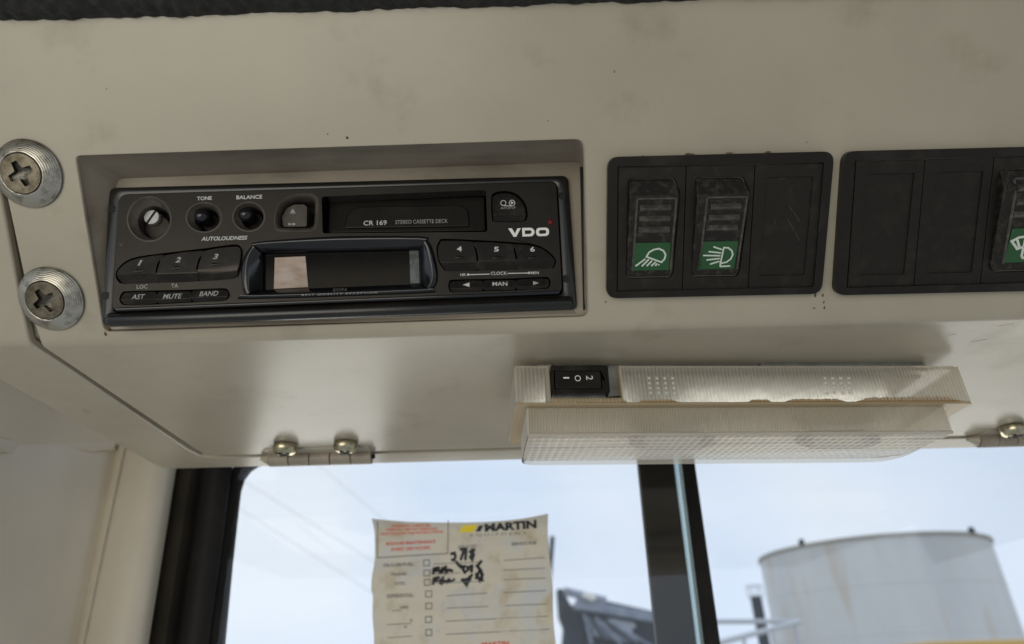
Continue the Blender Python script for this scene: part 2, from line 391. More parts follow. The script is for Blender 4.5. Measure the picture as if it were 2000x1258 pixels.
def bent_sheet(name, left_poly_A, left_poly_B, xr, top, holes, matl, parent, drop=0.0, thick=.002, bev=.0004):
    """left edges as (x, s) lists, A from the top down to the bend, B from the bend outward; xr right end"""
    L = BND.L; v, f = [], []
    xa = left_poly_A[-1][0]
    out = left_poly_A[:-1] + [(xa, L)] + [(xr, L), (xr, left_poly_A[0][1])]
    me = filled([ccw(out)] + [list(reversed(ccw(h))) for h in holes], 0)
    for p in me.vertices: v.append((p.co.x, p.co.y, drop))
    for p in me.polygons: f.append(list(p.vertices))
    k0 = 14; base = len(v)
    xb = left_poly_B[0][0]
    for i in range(k0 + 1):
        d = L - 2 * L * i / k0; xx = xa + (xb - xa) * i / k0
        v.append(BND.pt(xx, d, drop)); v.append(BND.pt(xr, d, drop))
    for i in range(k0): f.append([base + 2 * i, base + 2 * i + 2, base + 2 * i + 3, base + 2 * i + 1])
    me2 = filled([ccw([(xb, -L)] + left_poly_B[1:] + [(xr, left_poly_B[-1][1]), (xr, -L)])], 0)
    b2 = len(v)
    for p in me2.vertices: v.append(BND.pt(p.co.x, p.co.y, drop))
    for p in me2.polygons: f.append([b2 + q for q in p.vertices])
    o = mesh(name, v, f, matl, parent, fixn=False, ang=30)
    bm = bmesh.new(); bm.from_mesh(o.data); bmesh.ops.remove_doubles(bm, verts=bm.verts, dist=1e-6); bmesh.ops.recalc_face_normals(bm, faces=bm.faces)
    bm.normal_update()
    if sum(q.normal.z * q.calc_area() for q in bm.faces) < 0: bmesh.ops.reverse_faces(bm, faces=bm.faces)
    bm.to_mesh(o.data); bm.free()
    for p in o.data.polygons: p.use_smooth = True
    o.data.set_sharp_from_angle(angle=R(30))
    if thick:
        m = o.modifiers.new('thick', 'SOLIDIFY'); m.thickness = thick; m.offset = -1
    if bev:
        m = o.modifiers.new('bevel', 'BEVEL'); m.width = bev; m.segments = 2; m.limit_method = 'ANGLE'; m.angle_limit = R(50); m.harden_normals = True
    return o

# radio plane: tilted against the inclined face (bottom nearer), right side a little farther
def cam_plane(a, b):
    n = Vector((math.sin(R(b)), -math.sin(R(a)), math.cos(R(a)) * math.cos(R(b)))).normalized()
    return CR @ n
nR = cam_plane(-10, 2.5)
OR = at_depth(660, 490, .271)
cr_x = (hit(1100, 478, OR, nR) - hit(220, 505, OR, nR)).normalized()
FRD = Fr(OR, cr_x, nR.cross(cr_x))

XR = .34                                                       # console runs on beyond the right of the picture
# opening of the radio pocket in the inclined face
pocket_px = [(147, 304), (1141, 271), (1149, 618), (203, 648)]
pocket = rnd([pA(*p) for p in pocket_px], [.002, .004, .003, .003], 4)
sw_holes = [[pA(1202, 325), pA(1610, 312), pA(1588, 562), pA(1196, 568)]]
cover = empty('console_cover', FA.M, 'large folded beige metal cover holding the radio and the black switches', 'console cover')
eA = [pA(-78, -70), pA(-30, 180), pA(15, 387), pA(48, 540), pA(66, 626), pA(78, 660)]
eB = [pB(92, 682), pB(140, 714), pB(380, 876), pB(400, 887), pB(425, 889.5), pB(2000, 848)]
eB = eB[:1] + rnd(eB, .0, 1)[1:]
xr_v = eB[-1][1]
cov = bent_sheet('cover_panel', eA, eB, XR, None, [pocket], M['paint'], cover, thick=.002)
# outer frame beside and below the cover, flush with it and parted by a gap
frame = empty('overhead_console', FA.M, 'beige console frame running outside the gap around the folded cover', 'console frame')
fA = [pA(-260, -70), pA(-230, 180), pA(-190, 640)]
def strip(name, inner, outer, conv, matl, parent, h=0., thick=.004):
    v, f = [], []
    for a, b in zip(inner, outer): v += [conv(a, h), conv(b, h)]
    for i in range(len(inner) - 1): f.append([2 * i, 2 * i + 1, 2 * i + 3, 2 * i + 2])
    o = mesh(name, v, f, matl, parent, ang=30)
    bm = bmesh.new(); bm.from_mesh(o.data)
    if sum(q.normal.z * q.calc_area() for q in bm.faces) < 0: bmesh.ops.reverse_faces(bm, faces=bm.faces)
    bm.to_mesh(o.data); bm.free()
    m = o.modifiers.new('thick', 'SOLIDIFY'); m.thickness = thick; m.offset = -1
    m = o.modifiers.new('bevel', 'BEVEL'); m.width = .0012; m.segments = 3; m.limit_method = 'ANGLE'; m.angle_limit = R(50); m.harden_normals = True
    return o
# (x, s) pairs: inner edge follows the gap, outer edge is the rim of the frame; samples down the bend
def interp(pl, n):
    out = []
    for i in range(len(pl) - 1):
        for k in range(n): out.append((pl[i][0] + (pl[i + 1][0] - pl[i][0]) * k / n, pl[i][1] + (pl[i + 1][1] - pl[i][1]) * k / n))
    return out + [pl[-1]]
L_ = BND.L
gA = [pA(-100, -70), pA(-48, 180), pA(2, 387), pA(30, 540), pA(48, 626)]
gB = [pB(76, 686), pB(132, 722), pB(366, 880), pB(392, 893), pB(425, 896), pB(2000, 855)]
xa0, xb0 = gA[-1][0], gB[0][0]
inner = gA + [(xa0 + (xb0 - xa0) * (.25 + .5 * i / 10), L_ - 2 * L_ * i / 10) for i in range(11)] + gB
xo = pA(-120, 626)[0]
outA = [(xo - .03, p[1]) for p in gA]
oc = pB(0, 745); oe = pB(315, 917.5); orr = pB(2000, 873)
outer = outA + [(xo - .012 + .0004 * i, L_ - 2 * L_ * i / 10) for i in range(11)] + [(xo - .004, gB[0][1] + .0), pB(-20, 734), pB(255, 884), pB(300, 909), pB(320, 917.3), orr]
frs = strip('frame_panel', inner, outer, lambda p, h: BND.pt(p[0], p[1], h), M['frame_paint'], frame, h=-.0004)
# returned lip along the lower edge of the frame
lip_pts = [pB(300, 909), pB(320, 917.3), orr]
v, f = [], []
for p in [pB(-20, 734), pB(255, 884), pB(300, 909), pB(320, 917.3), orr]:
    a = BND.pt(p[0], p[1], -.0025); v += [a, a + Vector((0, -math.sin(PHI), math.cos(PHI))) * -.014]
for i in range(4): f.append([2 * i, 2 * i + 1, 2 * i + 3, 2 * i + 2])
lip = mesh('frame_lip', v, f, M['frame_paint'], frame)
# closed housing behind the cover
hz0, hz1, hy0 = C0.z + .010, C0.z + .36, .425
hw0, hw1 = FB.M @ Vector((*pB(345, 905), 0)), FB.M @ Vector((*pB(30, 738), 0))
hv = [FA.M.inverted() @ Vector(q) for q in ((hw0.x, hw0.y, hz0), (.6, hw0.y, hz0), (.6, hw0.y, hz1), (hw0.x, hw0.y, hz1), (hw1.x, -.1, hz1), (.6, -.1, hz1), (hw1.x, hw1.y, hz0), (.6, .0, hz0), (hw1.x, hw1.y, hz1))]
mesh('housing', hv, [[0, 1, 2, 3], [3, 2, 5, 4, 8], [0, 3, 8, 6], [6, 8, 4], [1, 7, 5, 2]], M['rubber_brown'], frame)
# dark sheet behind the gap
bk = strip('gap_backing', [(p[0] + .012, p[1] + (.012 if i > len(inner) - 4 else 0)) for i, p in enumerate(inner)], [(p[0] - .010, p[1] - (.010 if i > len(inner) - 4 else 0)) for i, p in enumerate(inner)],
           lambda p, h: BND.pt(p[0], p[1], h), M['frame_paint'], frame, h=-.0048, thick=.001)

# pocket that the radio sits in
back_px = [(229, 349), (1139, 316), (1141, 612), (201, 646)]
def to_FA(p): return FA.M.inverted() @ p
FAi = FA.M.inverted()
back = [FAi @ (FRD.M @ Vector((*FRD.l(p, -.0012), -.0012))) for p in back_px]
op = [Vector((*pA(*p), 0)) for p in pocket_px]
rings = []
def ring_r(c, rr):      # rounded quad as 3d loop
    z = [q.z for q in c]; pl = rnd([(q.x, q.y) for q in c], rr, 4); o = []
    for (x, y) in pl:   # height by inverse distance of the four corners (bilinear enough)
        ws = [1 / ((x - q.x) ** 2 + (y - q.y) ** 2 + 1e-9) for q in c]
        o.append(Vector((x, y, 0)))
    return o
# plane through the back corners, for z
pn = (back[1] - back[0]).cross(back[3] - back[0]).normalized()
def zback(x, y): return back[0].z - (pn.x * (x - back[0].x) + pn.y * (y - back[0].y)) / pn.z
ro = ring_r(op, [.002, .004, .003, .003]); rb = ring_r(back, [.003, .004, .003, .003])
for q in rb: q.z = min(zback(q.x, q.y), -.0005)
def lerp_ring(t): return [a.lerp(b, t) for a, b in zip(ro, rb)]
r0 = [Vector((q.x, q.y, 0.0)) for q in ro]
cen = sum(ro, Vector()) / len(ro)
lipr = []
for k in range(5):
    a = k / 4 * math.pi / 2; e = .0012
    lipr.append([q + (cen - q).normalized() * (e * math.sin(a) * .6 - .0002) + Vector((0, 0, -e * (1 - math.cos(a)) + .0001)) for q in ro])
inn = [FAi @ (FRD.M @ Vector((*FRD.l(p, -.0012), -.0012))) for p in [(224, 376), (1102, 352), (1118, 594), (208, 628)]]
rc = ring_r(inn, [.002, .002, .002, .002])
for q in rc: q.z = zback(q.x, q.y)
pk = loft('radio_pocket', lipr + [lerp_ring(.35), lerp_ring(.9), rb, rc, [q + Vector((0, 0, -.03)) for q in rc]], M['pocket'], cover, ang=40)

g4 = [FAi @ (FRD.M @ Vector((*FRD.l(p, -.0004), -.0004))) for p in [(1133, 326), (1140, 325), (1146, 604), (1139, 606)]]
mesh('pocket_shade_strip', g4 + [q + Vector((0, 0, -.0006)) for q in g4], [[0, 1, 2, 3], [4, 5, 6, 7], [0, 1, 5, 4], [1, 2, 6, 5], [2, 3, 7, 6], [3, 0, 4, 7]], M['void'], cover)  # black strip painting in the shadow down the pocket's right side
M['rustspot'] = mat('rust_spot', (.10, .055, .025), .8, second=(.17, .11, .06), nscale=900)
for (x, y, a, b) in [(1592, 576, 2.2, 5), (1607, 577, 2, 4), (1609, 590, 1.4, 3), (1590, 602, 2.4, 2), (1610, 601, 1.8, 3), (1346, 301, 10, 2), (1424, 299, 8, 1.6), (1500, 297, 7, 1.6), (1183, 590, 1.2, 3),
                     (678, 269, 3, 2.4), (640, 262, 1.5, 1.5), (210, 641, 4, 8), (206, 652, 3, 4), (1255, 304, 1.4, 1.2), (1575, 278, 1.4, 1.2), (208, 174, 1.2, 1), (1200, 140, 1.2, 2), (1070, 236, 1.5, 1)]:
    u_, v_ = pA(x, y); px1 = .00019; k_ = 9; ph = random.random() * 6
    prism('rust_speck', [(u_ + a * px1 * (1 + .3 * math.sin(3 * t + ph)) * math.cos(t), v_ + b * px1 * (1 + .3 * math.cos(2 * t + ph)) * math.sin(t)) for t in [2 * math.pi * i / k_ for i in range(k_)]], .00002, .00012, M['rustspot'], cover)

for ln in ([(1948, 637), (1980, 632)], [(1850, 655), (1868, 652)], [(1895, 668), (1930, 662)], [(160, 800), (175, 806)]):
    stroke('scuff_mark', [[pB(*p) for p in ln]], .00014, .00003, M['rustspot'], cover, flat=.2, warp=lambda c: BND.pt(c.x, c.y, c.z))

# ------------------------------------------------------------------ radio
rd = empty('cassette_radio', FRD.M, 'black cassette car radio with six preset keys set in the beige console pocket', 'car radio')
Z1 = zm(180, 260, 3.144); Z2 = zm(640, 250, 3.0685); Z8 = zm(840, 440, 7.407); ZA = zm(180, 560, 3.846); ZD = zm(470, 450, 5.128); ZK = zm(230, 360, 4.878)
def rl(ps, h=0.): return FRD.ls(ps, h)
MMPX = (Vector(FRD.l((1000, 490))) - Vector(FRD.l((900, 490)))).length / 100     # metres per pixel on the radio
H = .0030          # face stands this far above the trim plane base
face_px = [(234, 381), (1086, 355), (1098, 572), (219, 607)]
face_out = rnd(rl(face_px, H), [.003, .003, .003, .003], 5)
trim_out_px = [(213, 366), (1110, 342), (1128, 603), (197, 637)]
trim_out = rnd(rl(trim_out_px, .001), [.003, .003, .0025, .003], 5)
c = Vector((sum(p[0] for p in face_out) / len(face_out), sum(p[1] for p in face_out) / len(face_out)))
face_gap = [(p[0] + (.0006 if p[0] > c.x else -.0006), p[1] + (.0006 if p[1] > c.y else -.0006)) for p in face_out]
slots = [circ(FRD.l(p, .001), .0013, 12) for p in [(219, 409), (206, 579), (1099, 383), (1107, 545)]]
def slot_poly(c, d): x, y = c; return rnd([(x - .0014, y - .0016), (x + .0014, y - .0016), (x + .0014, y + .0016), (x - .0014, y + .0016)], .0011, 4)
sl = [slot_poly(FRD.l(p, .001), 0) for p in [(220, 409), (207, 578), (1097.5, 383), (1105.5, 545)]]
# trim as a moulding: outer slope, crown, inner wall, thicker at the bottom
def off(poly, d):
    p = ccw(poly); n = len(p); o = []
    for i in range(n):
        a, b, cc = Vector(p[i - 1]), Vector(p[i]), Vector(p[(i + 1) % n])
        n1 = Vector((-(b - a).y, (b - a).x)); n2 = Vector((-(cc - b).y, (cc - b).x))
        if n1.length < 1e-9: n1 = n2
        if n2.length < 1e-9: n2 = n1
        nn = (n1.normalized() + n2.normalized()); nn = nn.normalized() if nn.length > 1e-6 else n1.normalized()
        o.append(tuple(b + nn * d))
    return o
to, fg = ccw(trim_out), ccw(face_gap)
loft('trim_ring', [[(*p, -.0012) for p in to], [(*p, .0004) for p in to], [(*p, .0010) for p in off(to, .0003)], [(*p, .0014) for p in off(to, .0009)], [(*p, .0015) for p in off(fg, -.0004)], [(*p, .0012) for p in fg], [(*p, -.006) for p in fg]], M['trim'], rd, ang=50)
# proud rolled bottom rail of the trim
bl, br = FRD.l((203, 622), .002), FRD.l((1122, 588), .002)
dirv = (Vector(br) - Vector(bl)).normalized(); nv = Vector((-dirv.y, dirv.x))
prof = [(-.0030, -.0006), (-.0032, .0008), (-.0026, .0022), (-.0012, .0030), (.0006, .0028), (.0022, .0018), (.0026, -.0006)]
rg = []
for k, t in enumerate([0, .004, .012, .5, .988, .996, 1]):
    s = [.35, .8, 1, 1, 1, .8, .35][k]
    q = Vector(bl).lerp(Vector(br), t)
    rg.append([(*(q + nv * a * s), -.0006 + (b + .0006) * s) for a, b in prof])
loft('trim_rail', rg, M['trim'], rd, cap0=True, cap1=True, ang=60)
for s_ in sl: prism('key_slot', s_, .0008, .00155, M['void'], rd)
box('chassis', (min(p[0] for p in face_gap) - .001, min(p[1] for p in face_gap) - .001, -.016), (max(p[0] for p in face_gap) + .001, max(p[1] for p in face_gap) + .001, -.0125), M['void'], rd)

# outlines of the openings in the face
k1 = Z1((150, 870), (165, 835), (215, 790), (290, 765), (435, 745), (402, 790), (388, 850), (388, 912), (200, 918), (165, 905))
k2 = Z1((445, 745), (690, 716), (655, 765), (640, 830), (640, 903), (394, 912), (396, 850), (410, 795))
k3 = Z1((700, 714), (860, 692), (900, 698), (912, 725), (905, 800), (890, 850), (860, 888), (648, 902), (646, 835), (664, 765))
k4 = Z8((108, 360), (118, 290), (148, 235), (190, 213), (600, 226), (640, 300), (662, 380), (676, 500), (676, 635), (260, 652), (210, 622), (158, 560), (122, 470))
k5 = Z8((620, 230), (1175, 260), (1215, 350), (1242, 480), (1242, 628), (698, 640), (695, 500), (680, 380), (655, 300))
k6 = Z8((1192, 263), (1500, 293), (1620, 338), (1720, 408), (1792, 488), (1803, 540), (1782, 590), (1740, 612), (1262, 627), (1260, 480), (1237, 350), (1214, 300))
r1 = Z8((280, 870), (296, 825), (340, 803), (755, 795), (760, 942), (340, 957), (296, 930))
r2 = Z8((776, 790), (1235, 783), (1240, 927), (780, 941)); r3 = Z8((1260, 782), (1660, 763), (1712, 788), (1727, 840), (1702, 892), (1650, 907), (1266, 926))
a1 = ZA((213, 85), (233, 50), (270, 41), (472, 37), (481, 121), (260, 131), (223, 116)); a2 = ZA((486, 36), (737, 30), (743, 110), (489, 125)); a3 = ZA((752, 28), (970, 19), (1010, 30), (1022, 55), (1007, 86), (970, 99), (754, 109))
well123 = Z1((142, 872), (160, 828), (212, 783), (290, 757), (440, 737), (695, 707), (862, 684), (906, 692), (920, 722), (913, 802), (898, 855), (864, 895), (645, 910), (390, 920), (198, 926), (160, 912))
well456 = Z8((92, 360), (102, 282), (138, 220), (188, 196), (605, 210), (1180, 244), (1505, 277), (1630, 322), (1735, 396), (1808, 480), (1820, 542), (1797, 602), (1745, 627), (1250, 643), (690, 656), (255, 668), (200, 638), (143, 570), (106, 475))
wellr = Z8((262, 872), (280, 812), (335, 786), (760, 778), (1240, 766), (1665, 747), (1728, 776), (1745, 840), (1715, 905), (1655, 922), (1250, 944), (770, 958), (335, 973), (282, 945))
wella = ZA((204, 86), (226, 42), (268, 33), (478, 28), (740, 22), (972, 11), (1018, 23), (1031, 55), (1014, 93), (974, 108), (745, 119), (482, 134), (258, 140), (215, 124))
bez = ZD((8, 430), (20, 330), (60, 225), (125, 155), (200, 115), (980, 62), (1800, 62), (1870, 100), (1920, 180), (1960, 330), (1975, 450), (1960, 540), (1900, 605), (1800, 632), (120, 690), (58, 660), (22, 580))
eject = ZK((1500, 330), (1520, 240), (1570, 160), (1650, 110), (1750, 95), (1850, 95), (1900, 130), (1907, 200), (1900, 380), (1870, 430), (1800, 442), (1560, 442), (1510, 410))
eject_i = ZK((1535, 335), (1550, 255), (1592, 192), (1660, 150), (1750, 133), (1835, 133), (1872, 150), (1880, 210), (1873, 370), (1845, 408), (1790, 418), (1590, 418), (1545, 395))
auto = Z2((980, 420), (995, 390), (1040, 378), (1102, 382), (1156, 413), (1188, 462), (1198, 510), (1192, 552), (1152, 563), (1008, 563), (984, 540))
slotp = [(628, 384), (949, 371), (952, 453), (630, 456)]
def px_circ(cx, cy, r, ry=None, n=36): return circ((cx, cy), r, n, ry)
vol_o = px_circ(291.5, 428, 41, 42); tone_o = px_circ(398.5, 425, 33, 27.5); bal_o = px_circ(486, 423.5, 29.5, 27)
holes_px = [smooth_loop(well123, 2), smooth_loop(well456, 2), smooth_loop(wellr, 2), smooth_loop(wella, 2), smooth_loop(bez, 3), smooth_loop(eject, 2), smooth_loop(auto, 2), vol_o, tone_o, bal_o]
slot_hole = rnd(rl(slotp, H), .0012, 4)
fp = plate('faceplate', face_out, [rl(h, H) for h in holes_px] + [slot_hole], -.0005, H, M['face'], rd, bev=.0005, seg=3)
# rounded lower edge rail of the face (catches the light)
bl, br = FRD.l((226, 603.5), H), FRD.l((1092, 569.5), H)
tube('face_edge', (bl[0], bl[1], H - .0009), (br[0], br[1], H - .0009), .00105, M['gloss'], rd, n=14)
# dark floor behind the openings
ch0 = [FRD.l(p, 0) for p in face_px]
prism('inner_floor', off(rnd(ch0, .003), .001), -.0125, -.0100, M['void'], rd)

def key(name, px, ridge_px, h_hi, h_lo, parent, matl=M['key'], h_top=None):
    poly = smooth_loop(rl(px, h_hi), 2) if len(px) > 5 else rnd(rl(px, h_hi), .0006, 3)
    rv = FRD.l(ridge_px, h_hi)[1]; vmin = min(p[1] for p in poly); vmax = max(p[1] for p in poly); ht = h_top if h_top is not None else h_hi - .0006
    hf = lambda v: h_hi + (ht - h_hi) * (v - rv) / (vmax - rv) if v > rv else h_hi + (h_lo - h_hi) * (rv - v) / (rv - vmin)
    o = ridge_button(name, poly, -.006, hf, [rv], matl, parent, bev=.00028, seg=2)
    return o, (lambda x, y: hf(y))
keys = [('1', k1, Z1((280, 866))[0], (280, 308, 797, 34)), ('2', k2, Z1((500, 862))[0], (512, 545, 778, 34)), ('3', k3, Z1((750, 845))[0], (742, 775, 758, 34))]
for s, px, rp, (xa, xb, yc, hh) in keys:
    o, hf = key('preset_key', px, rp, H + .0018, H - .0002, rd)
    p, q = Z1((xa, yc), (xb, yc)); text('numeral', s, FRD, p, q, hh / 3.144, M['letter_dim'], o, h=H + .0015, shear=.25, bold=.03, hf=lambda x, y, g=hf: g(x, y) - H - .0015, thick=.0001)
    cc = FRD.l(Z1(((xa + xb) / 2 - 8, yc + 50))[0], H + .0016); z = hf(*cc)
    nb = lathe('key_nub', [(.0020, z - .0004), (.0017, z + .00025), (.0009, z + .0004), (0, z + .00045)], (0, 0), M['key'], o, n=20)
    nb.location = (cc[0], cc[1], 0); nb.scale = (1.2, .35, 1)
for s, px, rp, (xa, xb, yc, hh) in [('4', k4, Z8((440, 535))[0], (388, 460, 342, 72)), ('5', k5, Z8((960, 520))[0], (925, 995, 348, 72)), ('6', k6, Z8((1500, 505))[0], (1448, 1515, 348, 72))]:
    o, hf = key('preset_key', px, rp, H + .0018, H - .0002, rd)
    p, q = Z8((xa, yc), (xb, yc)); text('numeral', s, FRD, p, q, hh / 7.407, M['letter'], o, h=H + .0015, bold=.03, hf=lambda x, y, g=hf: g(x, y) - H - .0015, thick=.0001)
    cc = FRD.l(Z8(((xa + xb) / 2 + 10, yc + 125))[0], H + .0016); z = hf(*cc)
    nb = lathe('key_nub', [(.0020, z - .0004), (.0017, z + .00025), (.0009, z + .0004), (0, z + .00045)], (0, 0), M['key'], o, n=20)
    nb.location = (cc[0], cc[1], 0); nb.scale = (1.2, .35, 1)
def flat_on(g, base): return lambda x, y: g(x, y) - base
for s, px, rp, (xa, ya, xb, yb, hh) in [('AST', a1, (270, 585), (298, 77, 397, 74, 38)), ('MUTE', a2, (338, 584), (533, 74, 675, 70, 38)), ('BAND', a3, (410, 580), (806, 54, 948, 49, 38))]:
    o, hf = key('function_key', px, rp, H + .0012, H + .0002, rd)
    p, q = ZA((xa, ya), (xb, yb)); text('key_lettering', s, FRD, p, q, hh / 3.846, M['letter_dim'], o, h=H + .001, shear=.2, bold=.015, hf=flat_on(hf, H + .001), thick=.0001)
for s, px, rp in [('<', r1, Z8((500, 915))[0]), ('MAN', r2, Z8((1000, 905))[0]), ('>', r3, Z8((1450, 888))[0])]:
    o, hf = key('tuning_key', px, rp, H + .0012, H + .0002, rd)
    if s == 'MAN':
        p, q = Z8((902, 849), (1118, 846)); text('key_lettering', s, FRD, p, q, 60 / 7.407, M['letter'], o, h=H + .001, bold=.01, hf=flat_on(hf, H + .001), thick=.0001)
    else:
        tri = Z8((470, 861), (570, 828), (570, 894)) if s == '<' else Z8((1490, 806), (1578, 838), (1490, 866))
        prism('arrow_mark', rl(tri, H + .001), H, H + .0001 + .001, M['letter'] if s == '<' else M['letter_dim'], o, hf=lambda x, y, g=hf: g(x, y) - H - .001)
# printed lettering on the face
def ftext(s, Z, k, xa, ya, xb, yb, hh, m='letter', **kw):
    p, q = Z((xa, ya), (xb, yb)); return text('lettering', s, FRD, p, q, hh / k, M[m], fp, h=H, **kw)
ftext('TONE', ZK, 4.878, 756, 137, 897, 131, 36, bold=.02); ftext('BALANCE', ZK, 4.878, 1131, 126, 1376, 119, 37, bold=.02)
ftext('AUTOLOUDNESS', ZK, 4.878, 796, 521, 1236, 509, 38, shear=.22, bold=.02)
ftext('LOC', Z1, 3.144, 274, 945, 340, 942, 25, m='letter_dim', bold=.005); ftext('TA', Z1, 3.144, 486, 938, 528, 936, 25, m='letter_dim', bold=.005)
ftext('HR', Z8, 7.407, 438, 717, 518, 716, 40, bold=.01); ftext('CLOCK', Z8, 7.407, 878, 697, 1112, 694, 48, bold=.01); ftext('MIN', Z8, 7.407, 1458, 690, 1572, 688, 42, bold=.01)
ftext('V', Z1, 3.144, 166, 686, 190, 685, 20, m='letter_faint')
stroke('clock_line', [rl(Z8((560, 715), (858, 707)), H), rl(Z8((1125, 697), (1420, 691)), H)], .00022, H, M['letter'], fp, flat=.4)
for p in Z8((550, 715), (1432, 690)): lathe('clock_dot', [(.0005, H), (.0005, H + .0001), (0, H + .00012)], FRD.l(p, H), M['letter'], fp, n=16)
prism('logo_letter', rl(Z8((1130, 46), (1182, 46), (1228, 122), (1264, 44), (1312, 44), (1248, 166), (1208, 168)), H), H, H + .00012, M['logo'], fp)
plate('logo_letter', rl(rnd(Z8((1330, 40), (1480, 37), (1520, 98), (1485, 160), (1336, 165)), [0, 40, 30, 40, 0]), H), [rl(rnd(Z8((1370, 76), (1455, 73), (1474, 99), (1452, 127), (1372, 130)), [0, 20, 12, 20, 0]), H)], H, H + .00012, M['logo'], fp)
plate('logo_letter', rl(rnd(Z8((1530, 38), (1720, 34), (1722, 154), (1534, 162)), 8), H), [rl(rnd(Z8((1574, 72), (1680, 69), (1680, 122), (1576, 127)), 4), H)], H, H + .00012, M['logo'], fp)
lathe('led', [(.0013, H - .0004), (.0012, H + .0005), (.0007, H + .0010), (0, H + .0011)], FRD.l((1075, 434), H), M['led'], rd, n=20)

# knob wells and knobs
def well(name, outer, ic, ir, depth, ry=None, matl=M['dusty']):
    n = len(outer); a = rl(outer, H); b = rl(px_circ(ic[0], ic[1], ir, ry, n), H - depth)
    A = ccw(a); B = ccw(b)
    mid1 = [((p[0] * .93 + q[0] * .07), (p[1] * .93 + q[1] * .07), H - .0002) for p, q in zip(A, B)]
    md = [((p[0] + q[0]) / 2, (p[1] + q[1]) / 2, H - depth * .62) for p, q in zip(A, B)]
    return loft(name, [[(*p, H + .00004) for p in off(A, -.0006)], [(*p, H + .0001) for p in A], mid1, md, [(*q, H - depth) for q in B], [(*q, -.0099) for q in B]], matl, rd, ang=50)
well('volume_well', vol_o, (301, 434), 32, .0022)
well('tone_well', tone_o, (404, 429), 24, .0020); well('balance_well', bal_o, (492.5, 425.5), 22, .0020)
def shaft_end(cpx, r, h, n=22):
    cc = FRD.l(cpx, h); pts = []
    for i in range(n * 2): rr = r * (1 if i % 2 else .88); pts.append((cc[0] + rr * math.cos(math.pi * i / n), cc[1] + rr * math.sin(math.pi * i / n)))
    return cc, pts
cc, pts = shaft_end((295.6, 424), .0031, -.0018)
vk = prism('volume_shaft', [(p[0] , p[1]) for p in pts], -.0098, -.0018, M['letter'], rd)
d = Vector((math.cos(R(58)), math.sin(R(58)))); nn = Vector((-d.y, d.x)) * .00045; q = Vector(cc)
prism('slot', [tuple(q + d * .0031 + nn), tuple(q - d * .0031 + nn), tuple(q - d * .0031 - nn), tuple(q + d * .0031 - nn)], -.0019, -.00168, M['void'], vk)
kc = FRD.l((309, 443), -.004)
lathe('volume_collar', [(.0052, -.0098), (.0052, -.0042), (.0048, -.0038), (0, -.0038)], (kc[0] - .0002, kc[1] - .0004), M['black'], rd, n=24)
for cpx in ((394, 421.5), (480, 418.5)):
    cc = FRD.l(cpx, .0015); r = .0031
    lathe('control_knob', [(.0026, -.0098), (.0026, -.0008)] + [(r * math.sin(R(a)), .0006 + r * math.cos(R(a))) for a in (120, 105, 90, 75, 60, 45, 30, 15, 0)], cc, M['gloss'], rd, n=28)
    cj = FRD.l((cpx[0] + 14, cpx[1] + 12), -.004)
    lathe('knob_skirt', [(.0040, -.0098), (.0040, -.0058), (.0034, -.0052), (0, -.0052)], cj, M['black'], rd, n=28)
# eject key
eo = ccw(smooth_loop(rl(eject, H), 2)); ei = ccw(smooth_loop(rl(eject_i, H - .0016), 2))
loft('eject_surround', [[(*p, H + .00004) for p in off(eo, -.0004)], [(*p, H + .00025) for p in eo], [((p[0] + q[0]) / 2, (p[1] + q[1]) / 2, H - .0003) for p, q in zip(eo, ei)], [(*q, H - .0016) for q in ei], [(*q, -.0099) for q in ei]], M['dusty'], rd, ang=50)
ek = prism('eject_key', rnd(rl(ZK((1562, 310), (1610, 225), (1680, 192), (1770, 190), (1805, 215), (1800, 402), (1572, 406)), -.0005), .0008, 3), -.0098, -.0005, M['dusty'], rd, bev=.0005)
for tri in (ZK((1667, 234), (1692, 266), (1642, 266)), ZK((1642, 270), (1692, 270), (1692, 277), (1642, 277)), ZK((1626, 366), (1662, 380), (1627, 395)), ZK((1664, 365), (1702, 379), (1665, 394))):
    prism('eject_mark', rl(tri, -.0004), -.0006, -.00038, M['letter_dim'], ek)
# cassette slot: liner, flap with moulded grip
so = ccw(slot_hole); si = [(p[0] * 1.0, p[1]) for p in so]
ctr = Vector((sum(p[0] for p in so) / len(so), sum(p[1] for p in so) / len(so)))
loft('slot_liner', [[(*p, H - .0002) for p in so], [(*(Vector(p).lerp(ctr, .01)), -.0098) for p in so]], M['gloss'], rd)
fl = prism('cassette_flap', rnd(rl([(640, 390), (946, 379), (948, 450), (640, 454)], -.0015), .001), -.0095, -.0020, M['face'], rd, hf=lambda x, y: -.0020 * (y - FRD.l((790, 450))[1]) / .014 if y > FRD.l((790, 450))[1] else 0, bev=.0004)
gpx = Z2((100, 600), (108, 525), (140, 478), (190, 462), (780, 450), (825, 468), (845, 500), (850, 590))
prism('flap_grip', rnd(rl(gpx, -.0010), .0014, 4), -.006, -.0012, M['face'], fl, hf=lambda x, y: -.0016 * (y - FRD.l((790, 450))[1]) / .014 if y > FRD.l((790, 450))[1] else 0, bev=.0006, seg=3)
g_h = lambda x, y: -.0016 * (y - FRD.l((790, 450))[1]) / .014 if y > FRD.l((790, 450))[1] else 0
p, q = Z2((214, 569), (353, 565)); text('lettering', 'CR 169', FRD, p, q, 30 / 3.0685, M['letter'], fl, h=-.0012, bold=.012, hf=g_h, thick=.0001)
p, q = Z2((405, 563), (719, 555)); text('lettering', 'STEREO CASSETTE DECK', FRD, p, q, 24 / 3.0685, M['letter_dim'], fl, h=-.0012, bold=0.0, hf=g_h, thick=.0001)
